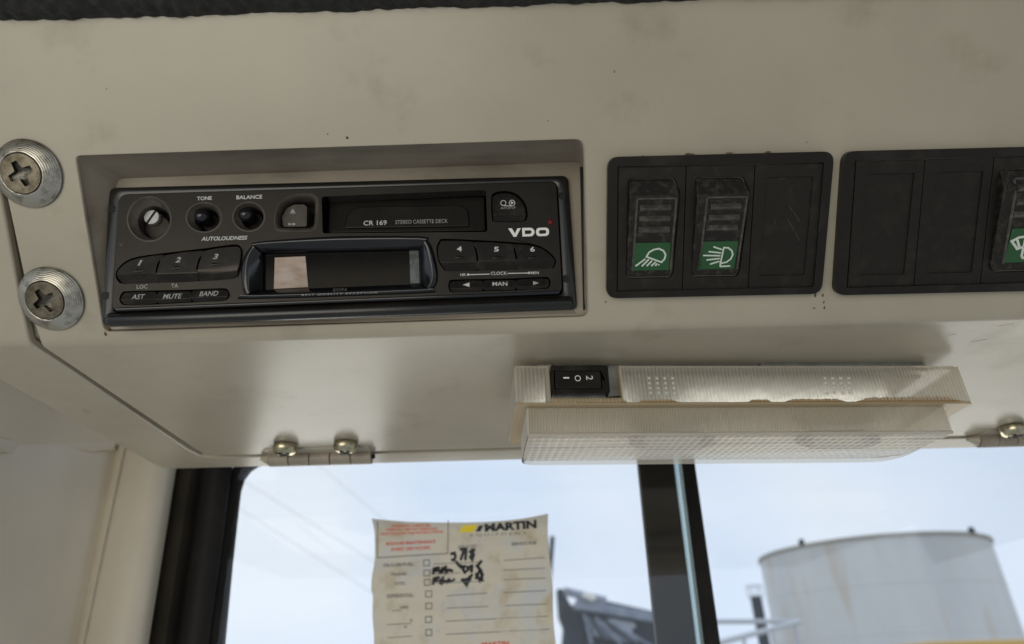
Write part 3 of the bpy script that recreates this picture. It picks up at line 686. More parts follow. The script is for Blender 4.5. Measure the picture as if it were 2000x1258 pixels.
# autostop key
o, hf = key('autostop_key', Z2((986, 425), (1000, 398), (1040, 387), (1100, 391), (1148, 420), (1178, 465), (1187, 510), (1182, 545), (1150, 553), (1012, 553), (992, 535)), Z2((1090, 518))[0], H + .0016, H - .0003, rd)
for cx_, r_ in ((1053, 15.5), (1105, 17)):
    lp = rl([(Z2((cx_, 449))[0][0] + r_ / 3.07 * math.cos(a), Z2((cx_, 449))[0][1] + r_ / 3.07 * math.sin(a)) for a in [i * math.pi / 8 for i in range(16)]], H + .0014)
    stroke('icon_ring', [lp + [lp[0]]], .00016, 0, M['letter'], o, hf=hf, flat=.5)
stroke('icon_line', [rl(Z2((1053, 466), (1105, 467)), H + .0014)], .00016, 0, M['letter'], o, hf=hf, flat=.5)
prism('icon_arrow', rl(Z2((1098, 438), (1117, 448), (1098, 459)), H + .0014), H, .0001, M['letter'], o, hf=hf)
p, q = Z2((1037, 481), (1126, 478)); text('key_lettering', 'AUTOSTOP', FRD, p, q, 13 / 3.07, M['letter_dim'], o, h=H + .0014, bold=0, hf=flat_on(hf, H + .0014), thick=.0001)
# display: bulging glossy bezel round a sunk window
bo = ccw(smooth_loop(rl(bez, H), 3)); n = len(bo)
bi_px = ZD((212, 420), (212, 330), (213, 280), (214, 240), (216, 222), (980, 203), (1770, 186), (1786, 192), (1790, 240), (1794, 330), (1797, 430), (1798, 500), (1797, 528), (1784, 535), (230, 594), (214, 592), (212, 520))
bi = ccw(smooth_loop(rl(bi_px, H - .001), 3))
def mixr(t, h): return [(p[0] + (q[0] - p[0]) * t, p[1] + (q[1] - p[1]) * t, h) for p, q in zip(bo, bi)]
bz = loft('display_bezel', [[(*p, -.002) for p in bo], [(*p, H + .0004) for p in bo], mixr(.06, H + .0012), mixr(.16, H + .0017), mixr(.30, H + .0018), mixr(.45, H + .0014), mixr(.62, H + .0002), mixr(.97, H - .0012), [(*q, H - .0016) for q in bi], [(*q, H - .0045) for q in bi]], M['gloss'], rd, ang=70)
dsp = prism('display_window', off(bi, -.001), H - .0050, H - .0038, M['display'], rd)
prism('reflection_patch', rl(ZD((342, 274), (648, 260), (676, 568), (333, 586)), H - .0036), H - .0040, H - .00355, M['patch'], dsp)  # reflection in the display window, painted as a flat patch
prism('lcd_strip', rl(ZD((1690, 206), (1782, 203), (1792, 526), (1700, 532)), H - .0036), H - .0040, H - .00358, M['lcd'], dsp)
p, q = ZD((610, 650), (1376, 625)); text('lettering', 'BEST QUALITY RECEPTION', FRD, p, q, 17 / 5.128, M['letter_dim'], bz, h=H + .0018, shear=.3, bold=.005, spacing=1.35, thick=.0003)
p, q = ZD((932, 600), (1062, 594)); text('lettering', 'EON', FRD, p, q, 26 / 5.128, M['letter_faint'], bz, h=H + .0014, bold=.0, spacing=1.0, thick=.0005)

# ------------------------------------------------------------------ switch clusters on the inclined face
Z3 = zm(1160, 270, 3.812); Z4 = zm(1600, 260, 3.7)
def al(ps, h=0.): return FA.ls(ps, h)
def rocker(parent, mod_px, body_px, inner_px, rib_ys, green_px, icon, Z):
    """inner_px: four corners of the sunk face; everything given in zoomed points"""
    hm = .0042
    body = rnd(al(Z(*body_px), hm), .0012, 4)
    vt = max(p[1] for p in body); vb = min(p[1] for p in body); vr = vt - (vt - vb) * .17
    hf = lambda v: .0060 - .0034 * ((v - vr) / (vt - vr)) ** 1 if v > vr else .0060 - .0030 * (vr - v) / (vr - vb)
    g = lambda x, y: hf(y)
    o = ridge_button('rocker', body, -.004, hf, [vr], M['rocker'], parent, bev=.0007, seg=3)
    ip = al(Z(*inner_px), hm)
    # raised rim round the thumb face
    tl, tr, brr, bll = [Vector(p) for p in ip]; t_ = .0009
    for a, b, nm in ((tl, bll, 'rim'), (tr, brr, 'rim'), (tl, tr, 'rim')):
        d = (b - a).normalized(); nn = Vector((-d.y, d.x)) * t_ * .5
        qs = [a + nn, a - nn, b - nn, b + nn]; k = 6; V_, F_ = [], []
        for i in range(k + 1):
            for sgn, z in ((1, -.0002), (.5, .00045), (-.5, .00045), (-1, -.0002)):
                q = a.lerp(b, i / k) + nn * sgn * 1.3; V_.append((q.x, q.y, hf(q.y) + z))
        for i in range(k):
            for j in range(3): F_.append([4 * i + j, 4 * i + j + 1, 4 * i + 5 + j, 4 * i + 4 + j])
        mesh('rim', V_, F_, M['worn_lit_edge'], parent)
    for y0, xa, xb in rib_ys:
        p, q = al(Z((xa, y0), (xb, y0 - 4)), .0055); p, q = Vector(p), Vector(q); z = hf((p.y + q.y) / 2)
        V_ = []; hw = .0011
        for a in (p, q): V_ += [(a.x, a.y + hw * s, z + e) for s, e in ((-1.2, -.0002), (-.7, .0007), (0, .0011), (.7, .0005), (1.3, -.0002))]
        mesh('grip_rib', V_, [[i, i + 1, i + 6, i + 5] for i in range(4)] + [[0, 1, 2, 3, 4], [5, 6, 7, 8, 9]], M['worn_lit_edge'], parent)
    gp = al(Z(*green_px), .0045)
    gr = prism('green_lens', rnd(gp, .0004, 2), .001, .00045, M['green'], parent, hf=g, bev=.0002)
    icon(parent, lambda *pts: al(Z(*pts), .0045), lambda x, y: hf(y) + .00045)
    return o
def icon_work(gr, c, hf):
    st = lambda *ln: stroke('icon_stroke', [c(*ln)], .00034, 0, M['icon'], gr, hf=hf, flat=.35)
    st((392, 884), (412, 850), (445, 830), (485, 823), (518, 838), (535, 868), (528, 900), (505, 925), (392, 884))
    for a, b in (((314, 953), (382, 902)), ((362, 953), (408, 906)), ((398, 952), (432, 916)), ((432, 951), (460, 926)), ((462, 949), (472, 938)), ((486, 945), (486, 944))): st(a, b)
def icon_beam(gr, c, hf):
    st = lambda *ln: stroke('icon_stroke', [c(*ln)], .00031, 0, M['icon'], gr, hf=hf, flat=.35)
    st((968, 815), (1000, 816), (1028, 838), (1036, 868), (1022, 900), (990, 925), (945, 934), (968, 815))
    for a, b in (((892, 809), (952, 829)), ((857, 845), (945, 855)), ((817, 874), (940, 876)), ((843, 908), (936, 897)), ((870, 939), (934, 919)), ((946, 936), (944, 957)), ((944, 957), (1016, 953))): st(a, b)
def icon_wiper(gr, c, hf):
    st = lambda *ln: stroke('icon_stroke', [c(*ln)], .0005, 0, M['icon'], gr, hf=hf, flat=.35)
    st((1392, 782), (1440, 755), (1500, 745), (1560, 758), (1600, 785), (1560, 830), (1500, 815), (1435, 838), (1392, 782))
    st((1470, 890), (1490, 760)); st((1430, 770), (1450, 825)); st((1470, 890), (1482, 905))
def cluster(label, outer, inner, mods, Z):
    root = empty('switch_cluster', FA.M, label, 'switch panel')
    ho = .0032
    oo = rnd(al(Z(*outer), .001), .0045, 6); ii = rnd(al(Z(*inner), ho), .0006, 3)
    plate('bezel', oo, [ii], 0.0003, ho, M['switch_frame'], root, bev=.0016, seg=4)
    prism('back_plate', off(ii, -.0008), -.003, -.0015, M['void'], root)
    for m in mods:
        if m[0] == 'rocker':
            _, mp, bp, ip, ribs, gp, ic = m
            base = plate('rocker_switch', rnd(al(Z(*mp), .0022), .0002, 1), [rnd([tuple(Vector(p)) for p in off(rnd(al(Z(*bp), .0022), .0012, 4), -.0004)], 0)], -.001, .0022, M['switch'], root, bev=.0003)
            rk = rocker(base, mp, bp, ip, ribs, gp, ic, Z)
        else:
            _, mp, ip = m
            base = plate('blanking_plug', rnd(al(Z(*mp), .0022), .0002, 1), [rnd(al(Z(*ip), .0022), .0006, 3)], -.001, .0022, M['switch'], root, bev=.0003)
            prism('sunk_panel', off(rnd(al(Z(*ip), .0022), .0006, 3), -.0006), -.001, .0016, M['switch'], base)
    return root
RB1 = [(520, 340, 572), (603, 335, 570), (686, 332, 565)]; RB2 = [(512, 866, 1092), (594, 855, 1082), (670, 838, 1072)]
cl1 = cluster('black switch panel beside the radio with two green-tipped lamp rockers', [(98, 140), (1772, 98), (1678, 1152), (88, 1186)], [(178, 212), (1716, 180), (1638, 1108), (170, 1142)],
    [('rocker', [(182, 215), (686, 207), (656, 1131), (175, 1138)], [(262, 310), (596, 306), (632, 395), (630, 450), (584, 1000), (566, 1033), (262, 1038), (246, 1010)], [(316, 450), (606, 446), (572, 985), (290, 992)], RB1, [(310, 780), (572, 775), (562, 985), (284, 990)], icon_work),
     ('rocker', [(691, 207), (1198, 199), (1146, 1120), (661, 1131)], [(765, 298), (1110, 296), (1152, 385), (1150, 440), (1080, 990), (1062, 1022), (750, 1028), (734, 1000)], [(834, 440), (1128, 436), (1070, 975), (788, 982)], RB2, [(808, 770), (1076, 765), (1050, 975), (778, 980)], icon_beam),
     ('blank', [(1204, 199), (1712, 185), (1634, 1105), (1151, 1118)], [(1288, 292), (1634, 286), (1568, 1018), (1232, 1026)])], Z3)
cl2 = cluster('black switch panel with two blanking plugs and a green-tipped wiper rocker', [(160, 132), (1860, 90), (1740, 1130), (92, 1166)], [(262, 196), (1770, 158), (1650, 1078), (198, 1118)],
    [('blank', [(268, 203), (764, 192), (682, 1102), (206, 1115)], [(350, 298), (690, 288), (614, 1020), (284, 1027)]),
     ('blank', [(769, 192), (1262, 178), (1162, 1090), (688, 1101)], [(850, 285), (1188, 273), (1104, 1006), (776, 1015)]),
     ('rocker', [(1268, 178), (1764, 162), (1648, 1076), (1168, 1089)], [(1330, 268), (1680, 258), (1722, 340), (1718, 400), (1632, 960), (1610, 990), (1268, 1000), (1252, 970)], [(1405, 330), (1690, 322), (1622, 940), (1338, 950)],
      [(400, 1428, 1650), (500, 1420, 1640), (590, 1405, 1630)], [(1392, 690), (1650, 682), (1618, 930), (1345, 940)], icon_wiper)], Z4)

M['scuff'] = mat('plastic_scuff', (.075, .075, .078), .5, second=(.02, .02, .02), nscale=1500, namt=(.4, .6))
plug = [c for c in cl1.children if c.name.startswith('blanking_plug')][0]
for ln in ([(1455, 505), (1480, 545)], [(1490, 550), (1532, 622)], [(1440, 600), (1475, 660), (1490, 690)], [(1500, 700), (1520, 735), (1530, 765)], [(1380, 305), (1420, 300)], [(1345, 610), (1350, 640)]):
    stroke('scratch', [al(Z3(*ln), .0017)], .00010, .0016, M['scuff'], plug, flat=.1)

# ------------------------------------------------------------------ retaining screws with cup washers
def fixing(c_px, label, rot):
    u, v_ = pA(*c_px)
    fr = FA.M @ Matrix.Translation((u, v_, 0)) @ Matrix.Rotation(rot, 4, 'Z')
    root = empty('retaining_screw', fr, label, 'screw', 'cup washer screws at the edge of the cover')
    lathe('cup_washer', [(.0128, .0003), (.0130, .0009), (.0124, .0016), (.0086, .0044), (.0080, .0046), (.0077, .0044), (.0075, .0030)], (0, 0), M['turned'], root, n=64, ang=25)
    cr = []
    for k in range(4):
        a = k * math.pi / 2; d = Vector((math.cos(a), math.sin(a))); nn = Vector((-d.y, d.x))
        cr += [tuple(d * .0016 - nn * .0016), tuple(d * .0048 - nn * .0011), tuple(d * .0048 + nn * .0011)]
    hd = plate('screw_head', circ((0, 0), .0075, 40), [cr], .0026, .0047, M['bolt'], root, bev=.0004)
    prism('recess_floor', circ((0, 0), .0050, 24), .0018, .0030, M['dusty'], hd)
    return root
fixing((57, 339), 'cross head screw in a worn steel cup washer, farther from the bend in the panel', R(22))
fixing((102, 583), 'cross head screw in a worn steel cup washer, closer to the bend in the panel', R(28))

# ------------------------------------------------------------------ hinges on the lower edge
def hinge(x0px, x1px, ypx, screws, label):
    a = FB.l((x0px, ypx)); b = FB.l((x1px, ypx - (x1px - x0px) * .028))
    zc = .0026; r = .0046
    root = empty('hinge', FB.M @ Matrix.Translation((a[0], a[1], 0)), label, 'hinge')
    Lh = b[0] - a[0]; dy = b[1] - a[1]; seg = 5
    for i in range(seg):
        t0, t1 = i / seg + .004, (i + 1) / seg - .004
        tube('knuckle', (Lh * t0, dy * t0, zc), (Lh * t1, dy * t1, zc), r, M['hinge'], root, n=24, bev=.0003)
    tube('pin', (-.0035, 0, zc), (Lh + .0015, dy, zc), .0014, M['rubber'], root, n=12)
    tube('pin_cap', (-.0055, 0, zc - .0008), (.0, 0, zc), .0012, M['frame_paint'], root, n=20, r2=.0036)
    box('hinge_leaf', (0, .0015, -.0002), (Lh, .012, .0008), M['frame_paint'], root, bev=.0003)
    for s in screws:
        cu = FB.l(s, .003); cu = (cu[0] - a[0], cu[1] - a[1])
        h = lathe('hinge_screw', [(.0068, .0004), (.0072, .0016), (.0070, .0034), (.0058, .0052), (.0036, .0062), (0, .0066)], cu, M['brass'], root, n=32, ang=60)
        for k in range(2):
            d = Vector((math.cos(R(35 + 90 * k)), math.sin(R(35 + 90 * k)))); nn = Vector((-d.y, d.x)) * .0009; q = Vector(cu)
            prism('cross_slot', [tuple(q + d * .0036 + nn), tuple(q - d * .0036 + nn), tuple(q - d * .0036 - nn), tuple(q + d * .0036 - nn)], .005, .00668, M['void'], h)
    return root
hinge(528, 728, 889, [(557, 878), (675, 874)], 'small beige hinge with two cross head screws, near the rubber window seal')
hinge(1905, 2080, 852, [(1978, 842)], 'small beige hinge with a cross head screw, past the end of the clear lamp')

# ------------------------------------------------------------------ clear interior lamp under the console
zt = C0.z - .004
nZ = Vector((0, 0, 1))
PLw = hit(1005, 716, Vector((0, 0, zt)), nZ); PRw = hit(1870, 716, Vector((0, 0, zt)), nZ)
lx = (PRw - PLw); LEN = lx.length; lx.normalize(); ly = nZ.cross(lx)          # ly points away from the camera
FL = Fr(PLw, lx, nZ)                                                           # local: u along, v up, n towards camera
lamp = empty('interior_lamp', FL.M, 'clear ribbed plastic cab lamp with a black rocker, fixed under the console', 'lamp')
Hf = -FL.l((1008, 787))[1]; Hf2 = Hf + .0012
sb = -.0022                                                                     # body front stands back from the flange
Hb = -FL.l((1035, 850), sb)[1]
u0, u1 = FL.l((1030, 830), sb)[0], FL.l((1860, 830), sb)[0]
DEP = .052
def ribbed(name, ua, ub, va, vb, nn0, pitch, amp, matl, slope=0., per=6):
    """upright ribs on a face at normal offset nn0 (towards camera); returns a solid strip"""
    nr = max(1, round((ub - ua) / pitch)); k = nr * 8; pitch = (ub - ua) / nr; v, f = [], []
    rows = [(va, -.0003), (va - .0007, 0), (vb + .0007, 0), (vb, -.0003)]
    for i in range(k + 1):
        u = ua + (ub - ua) * i / k; a = amp * (abs(math.sin(math.pi * (u - ua) / pitch)) ** .8)
        for r_, (vv, e) in enumerate(rows): v.append((u, vv, nn0 + e + (a if r_ in (1, 2) else 0) + slope * (va - vv)))
    m = len(rows)
    for i in range(k):
        for j in range(m - 1): f.append([m * i + j, m * i + j + 1, m * (i + 1) + j + 1, m * (i + 1) + j])
    return mesh(name, v, f, matl, lamp, ang=80)
uc0, uc1 = FL.l((1074, 740))[0], FL.l((1211, 740))[0]
ribbed('flange_lens', 0, uc0, 0, -Hf, 0, .00165, .0005, M['lens'])
ribbed('flange_lens', uc1, LEN, 0, -Hf, 0, .00165, .0005, M['lens'])
ribbed('flange_lens', uc0, uc1, -Hf + .0024, -Hf, 0, .00165, .0005, M['lens_edge'])
# flange ledge (horizontal step) and end walls
def slab(name, pts, v0, v1, matl, **k):       # plan polygon (u, depth away) between two heights
    o = []
    p = [(a, -b) for a, b in pts]; n = len(p)
    if area2(p) < 0: p.reverse()
    V_ = [(a, v0, b) for a, b in p] + [(a, v1, b) for a, b in p]
    F_ = [list(range(n)), list(range(n, 2 * n))] + [[i, (i + 1) % n, n + (i + 1) % n, n + i] for i in range(n)]
    return mesh(name, V_, F_, matl, lamp, **k)
slab('flange_ledge', rnd([(-.0004, -.0006), (LEN + .0006, -.0006), (LEN + .0006, DEP), (-.0004, DEP)], .002, 3), -Hf - .0012, -Hf, M['lens_edge'], bev=.0004)
slab('flange_end', [(-.0002, 0), (.0012, 0), (.0012, DEP), (-.0002, DEP)], -Hf, 0, M['lens'], bev=.0003)
slab('flange_end', [(LEN - .0012, 0), (LEN + .0002, 0), (LEN + .0002, DEP), (LEN - .0012, DEP)], -Hf, 0, M['lens'], bev=.0003)
slab('flange_rim', [(0, -.0001), (uc0, -.0001), (uc0, .0016), (0, .0016)], -.0008, .0003, M['lens'])
slab('flange_rim', [(uc1, -.0001), (LEN, -.0001), (LEN, .0016), (uc1, .0016)], -.0008, .0003, M['lens'])
slab('cutout_edge', [(uc0 - .0008, 0), (uc0, 0), (uc0, .004), (uc0 - .0008, .004)], -Hf, 0, M['lens_edge'])
slab('cutout_edge', [(uc1, 0), (uc1 + .0008, 0), (uc1 + .0008, .004), (uc1, .004)], -Hf, 0, M['lens_edge'])
ribbed('body_lens', u0, u1, -Hf - .0014, -Hb, sb, .0012, .00035, M['lens'], slope=-.08)
# rounded body: ends and prism bottom
sb2 = sb - .08 * (Hb - Hf)
plan = rnd([(u0, -sb2), (u1, -sb2), (u1, DEP - .003), (u0, DEP - .003)], [.0008, .0008, .016, .008], 8)
n = len(plan)
ringsL = [[(a, -Hf - .0014, -b) for a, b in plan], [(a, -Hb + .0008, -b) for a, b in plan]]
V_, F_ = [], []
for r_ in ringsL: V_ += r_
for j in range(n):
    jn = (j + 1) % n
    if abs(plan[j][1] - plan[jn][1]) < 1e-6 and plan[j][1] < -sb2 + .0005: continue     # front wall is the ribbed lens
    F_.append([j, jn, n + jn, n + j])
mesh('body_shell', V_, F_, M['lens_low'], lamp, ang=50)
# pillowed prism field
px_, py_ = .0034, .0048; nu, nd = 62, 14
ue0, ue1, d0, d1 = u0 + .0004, u1 - .0004, -sb2 + .0003, DEP - .0035
from math import sin, cos, pi
def inside_plan(u, d):
    # corner radii of the far side
    for (cu, rr, sg) in ((ue1, .016, 1), (ue0, .008, -1)):
        if d > d1 - rr and sg * (u - (cu - sg * rr)) > 0:
            if math.hypot(u - (cu - sg * rr), d - (d1 - rr)) > rr: return False
    return True
cu_n, cd_n = 6, 5; nu = int((ue1 - ue0) / px_); nd = int((d1 - d0) / py_)
NU, ND = nu * cu_n, nd * cd_n; V_, F_ = [], []
for j in range(ND + 1):
    for i in range(NU + 1):
        u = ue0 + (ue1 - ue0) * i / NU; d = d0 + (d1 - d0) * j / ND
        # squeeze into the rounded plan
        for (cu, rr, sg) in ((ue1, .016, 1), (ue0, .008, -1)):
            ex = sg * (u - (cu - sg * rr)); ey = d - (d1 - rr)
            if ex > 0 and ey > 0:
                hh = math.hypot(ex, ey)
                if hh > rr: u = (cu - sg * rr) + sg * ex * rr / hh; d = (d1 - rr) + ey * rr / hh
        sh = 0
        pil = abs(sin(pi * (i / cu_n + sh))) * abs(sin(pi * j / cd_n)); t = j / ND
        bow = .0035 * (1 - (2 * min(t, 1) - 1) ** 2) * 0 + .0030 * t * t
        z = -Hb - .0006 * pil ** .7 + bow
        V_.append((u, z, -d))
for j in range(ND):
    for i in range(NU):
        a = j * (NU + 1) + i; F_.append([a, a + 1, a + NU + 2, a + NU + 1])
mesh('prism_lens', V_, F_, M['lens_low'], lamp, ang=80)
# bead between front and bottom
tube('lens_bead', (u0 + .0005, -Hb + .0004, sb2 + .0002), (u1 - .0005, -Hb + .0004, sb2 + .0002), .0008, M['lens_low'], lamp, n=12)
# reflector base plate of bare metal and its upstand between lamp and console
slab('base_plate', [(.006, .004), (LEN - .016, .004), (LEN - .016, DEP - .004), (.006, DEP - .004)], -.0035, -.0023, M['zinc'])
for ub in (.075, .155):
    tube('festoon_bulb', (ub - .014, -Hb + .0065, -.030), (ub + .014, -Hb + .0065, -.030), .0045, M['lens'], lamp, n=14, bev=.001)
    for e_ in (-1, 1): tube('bulb_cap', (ub + e_ * .014, -Hb + .0065, -.030), (ub + e_ * .020, -Hb + .0065, -.030), .004, M['rust'], lamp, n=14, r2=.0022)
def front_piece(name, ppx, nn0, nn1, matl, **k):
    return prism(name, FL.ls(ppx, nn1), nn0, nn1, matl, lamp, **k)
front_piece('bracket', [(1486, 705), (1795, 702), (1812, 716), (1812, 724), (1486, 724)], -.006, -.004, M['zinc'])
front_piece('bracket', [(1190, 709), (1340, 707), (1480, 711), (1480, 724), (1190, 724)], -.008, -.0066, M['zinc'])
front_piece('bracket', [(1050, 712), (1076, 712), (1076, 722), (1050, 722)], -.006, -.004, M['zinc'])
front_piece('switch_plate', [(1064, 716), (1214, 716), (1217, 784), (1066, 784)], -.0055, -.0042, M['zinc'])
front_piece('plate_lip', [(1078, 772), (1182, 771), (1184, 778), (1078, 779)], -.0040, -.0012, M['zinc'])
front_piece('plate_lip', [(1181, 775), (1212, 773), (1212, 779), (1180, 780)], -.0038, -.0030, M['void'])
swf = plate('lamp_switch', rnd(FL.ls([(1075, 714), (1187, 713), (1192, 768), (1078, 770)], .0012), .0012, 4), [rnd(FL.ls([(1081, 724), (1174, 724), (1177, 760), (1083, 760)], .0012), .0003, 2)], -.004, .0012, M['switch_frame'], lamp, bev=.0004)
prism('switch_well', FL.ls([(1079, 722), (1177, 722), (1179, 762), (1081, 762)], 0), -.004, -.0025, M['void'], lamp)
um = FL.l((1128, 740), .001)[0]
rk = prism('switch_rocker', rnd(FL.ls([(1083, 725), (1172, 725), (1175, 759), (1085, 759)], .001), .0004, 2), -.003, .0012, M['face'], lamp, bev=.0006, seg=3)
def turned_text(s, cpx, hw, hh):
    cu = bpy.data.curves.new('t', 'FONT'); cu.body = s; cu.size = 1; cu.offset = -.005; cu.resolution_u = 4; me = curve_mesh(cu)
    xs = [v.co.x for v in me.vertices]; ys = [v.co.y for v in me.vertices]; mx, my = (min(xs) + max(xs)) / 2, (min(ys) + max(ys)) / 2
    sx, sy = hw / max(1e-6, max(xs) - min(xs)), hh / (max(ys) - min(ys)); c = FL.l(cpx, .0013)
    for v in me.vertices:
        a, b = (v.co.x - mx) * sx, (v.co.y - my) * sy
        v.co = (c[0] + b, c[1] - a, .00132)          # turned a quarter clockwise
    finish(me, M['logo'], 'switch_numeral', rk)
MP = .00024
turned_text('I', (1106, 738), .0007, .0026); turned_text('O', (1128.5, 739), .0028, .0026); turned_text('2', (1151.5, 738), .0020, .0029)
# moulded dot marks behind the flange and the dirt line lying in it
for x0 in (1268, 1612):
    v_all, f_all = [], []
    for i in range(4):
        for j in range(4):
            c = FL.l((x0 + i * 15.5 + j * 1.2, 738 + j * 9.5), .0008); r = .0007; b = len(v_all)
            v_all += [(c[0] - r, c[1] - r, .0002), (c[0] + r, c[1] - r, .0002), (c[0] + r, c[1] + r, .0002), (c[0] - r, c[1] + r, .0002), (c[0], c[1], .0017)]
            f_all += [[b, b + 1, b + 4], [b + 1, b + 2, b + 4], [b + 2, b + 3, b + 4], [b + 3, b, b + 4]]
    mesh('moulded_dots', v_all, f_all, M['lens_dot_glint'], lamp, ang=80)
def dirt(xa, xb, hpx):
    a, b = FL.l((xa, 786), -.0006), FL.l((xb, 786), -.0006); k = max(8, int((b[0] - a[0]) / .00055)); top = hpx * .00024
    v_, f_ = [], []
    for i in range(k + 1):
        u = a[0] + (b[0] - a[0]) * i / k; hh = top * (.8 + .3 * random.random()) * min(1, .1 + 7 * min(i, k - i) / k)
        v_ += [(u, -Hf + .0001, .00022), (u, -Hf + hh, .00022), (u, -Hf + hh * .98, -.0012), (u, -Hf + .0001, -.0012)]
    for i in range(k):
        for j in range(3): f_.append([4 * i + j, 4 * i + j + 1, 4 * i + 5 + j, 4 * i + 4 + j])
    mesh('dirt_deposit', v_, f_, M['rust'], lamp)
for xa, xb, hp in ((1211, 1224, 5), (1246, 1322, 6), (1462, 1504, 5), (1532, 1650, 6), (1672, 1876, 9)): dirt(xa, xb, hp)

# ------------------------------------------------------------------ black foam headliner over the top of the console
hl = []
xs = [-240 + 60 * i for i in range(48)]
def hl_y(x): return 36 - max(0, x - 120) * .0305 if x > 120 else 36
nseg = 14; V_, F_ = [], []
NX = 420
for i in range(NX + 1):
    x = -260 + 2900 * i / NX; u, v0 = pA(x, hl_y(x) + 1.5 * math.sin(x * .021) + 1.0 * math.sin(x * .057))
    for j in range(nseg + 1):
        a = j / nseg
        hgt = .0002 + .016 * math.sin(min(1, a * 1.0) * math.pi / 2); vv = v0 + .030 * (1 - math.cos(a * math.pi / 2)) + (.0 if j else -.0005)
        b = .0007 * math.sin(u * 950 + 1.6 * math.sin(vv * 900)) * math.sin(min(1, a * 5) * math.pi / 2) + .0009 * mnoise.noise(Vector((u * 300, vv * 500, 3)))
        V_.append((u, vv - b * .5, hgt + b))
for i in range(NX):
    for j in range(nseg): q = i * (nseg + 1) + j; F_.append([q, q + 1, q + nseg + 2, q + nseg + 1])
hlo = mesh('headliner', V_, F_, M['foam'], None, ang=80, world=FA.M)
hb = FA.M @ Vector((0, pA(1000, 0)[1] + .028, .016))
rl_o = hlo.matrix_world.inverted()
rv_ = [rl_o @ Vector((x, y, z)) for x, y, z in ((-.62, hb.y + .02, hb.z + .006), (.75, hb.y + .02, hb.z + .006), (.75, -.9, hb.z + .03), (-.62, -.9, hb.z + .03))]
mesh('roof_lining', rv_, [[0, 1, 2, 3]], M['foam'], hlo)
tag(hlo, 'black textured foam headliner edge over the top of the beige cover', 'headliner')

# ------------------------------------------------------------------ window wall: pillar, seals, glass, sticker
YW = .475
def W(px, py, y=YW): return hit(px, py, Vector((0, y, 0)), Vector((0, 1, 0)))
def quad_strip(name, cols, matl, parent=None, **k):
    """cols: list of (top point, bottom point)"""
    v, f = [], []
    n = 8
    for a, b in cols: v += [a.lerp(b, i / n) for i in range(n + 1)]
    for c in range(len(cols) - 1):
        for i in range(n): f.append([c * (n + 1) + i, (c + 1) * (n + 1) + i, (c + 1) * (n + 1) + i + 1, c * (n + 1) + i + 1])
    return mesh(name, v, f, matl, parent, **k)
def colm(xt, yt, xb, yb, y, ext=1.5, up=0.):
    a, b = W(xt, yt, y), W(xb, yb, y); d = b - a
    return (a - d * up, a + d * ext)
pil = empty('cab_pillar', Matrix.Translation(W(150, 1258, .47)), 'smooth beige cab pillar with a vertical ridge beside the window seal', 'pillar')
inv = Matrix.Translation(-W(150, 1258, .47))
cols = [colm(-320, 868, -420, 1258, .300), colm(40, 868, -70, 1258, .388), colm(160, 868, 75, 1258, .432), colm(214, 868, 128, 1258, .4530), colm(230, 868, 148, 1258, .4575), colm(236, 868, 154, 1258, .4540), colm(243, 868, 161, 1258, .4540), colm(248, 868, 166, 1258, .4570), colm(270, 868, 192, 1258, .4570), colm(300, 868, 230, 1258, .4565), colm(325, 868, 262, 1258, .4590), colm(345, 868, 284, 1258, .4680), colm(362, 868, 300, 1258, .494)]
cols = [(inv @ a, inv @ b) for a, b in cols]
quad_strip('pillar_face', cols, M['pillar_paint'], pil, ang=75)
# soffit above the pillar with a lumpy sealant line where they meet
s0 = [W(-320, 868, .300), W(40, 868, .388), W(160, 868, .432), W(246, 868, .460), W(362, 868, .494)]
sv = []
for q in s0: sv += [inv @ q, inv @ (Vector((q.x + .02, q.y - .05, q.z + .05)))]
mesh('soffit', sv, [[2 * i, 2 * i + 1, 2 * i + 3, 2 * i + 2] for i in range(4)], M['pillar_paint'], pil)
v, f = [], []; nb = 60; rr = 10
for i in range(nb + 1):
    x = -60 + 290 * i / nb; y = .378 + .058 * (x - 0) / 160 if x < 160 else .436 + .02 * (x - 160) / 60; c = W(x, 870 + 5 * mnoise.noise(Vector((x * .03, 0, 0))), y - .004)
    for k in range(rr):
        a = 2 * math.pi * k / rr; r = .0042 * (1 + .35 * mnoise.noise(Vector((x * .05, k * .7, 1))))
        v.append(inv @ (c + Vector((0, math.cos(a) * r, math.sin(a) * r))))
for i in range(nb):
    for k in range(rr): f.append([i * rr + k, i * rr + (k + 1) % rr, (i + 1) * rr + (k + 1) % rr, (i + 1) * rr + k])
mesh('sealant_bead', v, f, M['pillar_paint'], pil, ang=80)

seal = empty('window_seal', Matrix.Translation(W(380, 1258)), 'dark rubber seal running between the beige pillar and the window glass', 'window seal')
inv = Matrix.Translation(-W(380, 1258))
def sc_(c): return (inv @ c[0], inv @ c[1])
quad_strip('dusty_lip', [sc_(c) for c in (colm(338, 905, 280, 1258, .488), colm(348, 905, 290, 1258, .478), colm(375, 905, 322, 1258, .477), colm(398, 905, 345, 1258, .486))], M['rubber_brown'], seal, ang=60)
quad_strip('rubber_lip', [sc_(c) for c in (colm(396, 905, 343, 1258, .486), colm(404, 905, 350, 1258, .480), colm(430, 905, 385, 1258, .480), colm(452, 905, 406, 1258, .484), colm(456, 905, 410, 1258, .490))], M['rubber'], seal, ang=60)
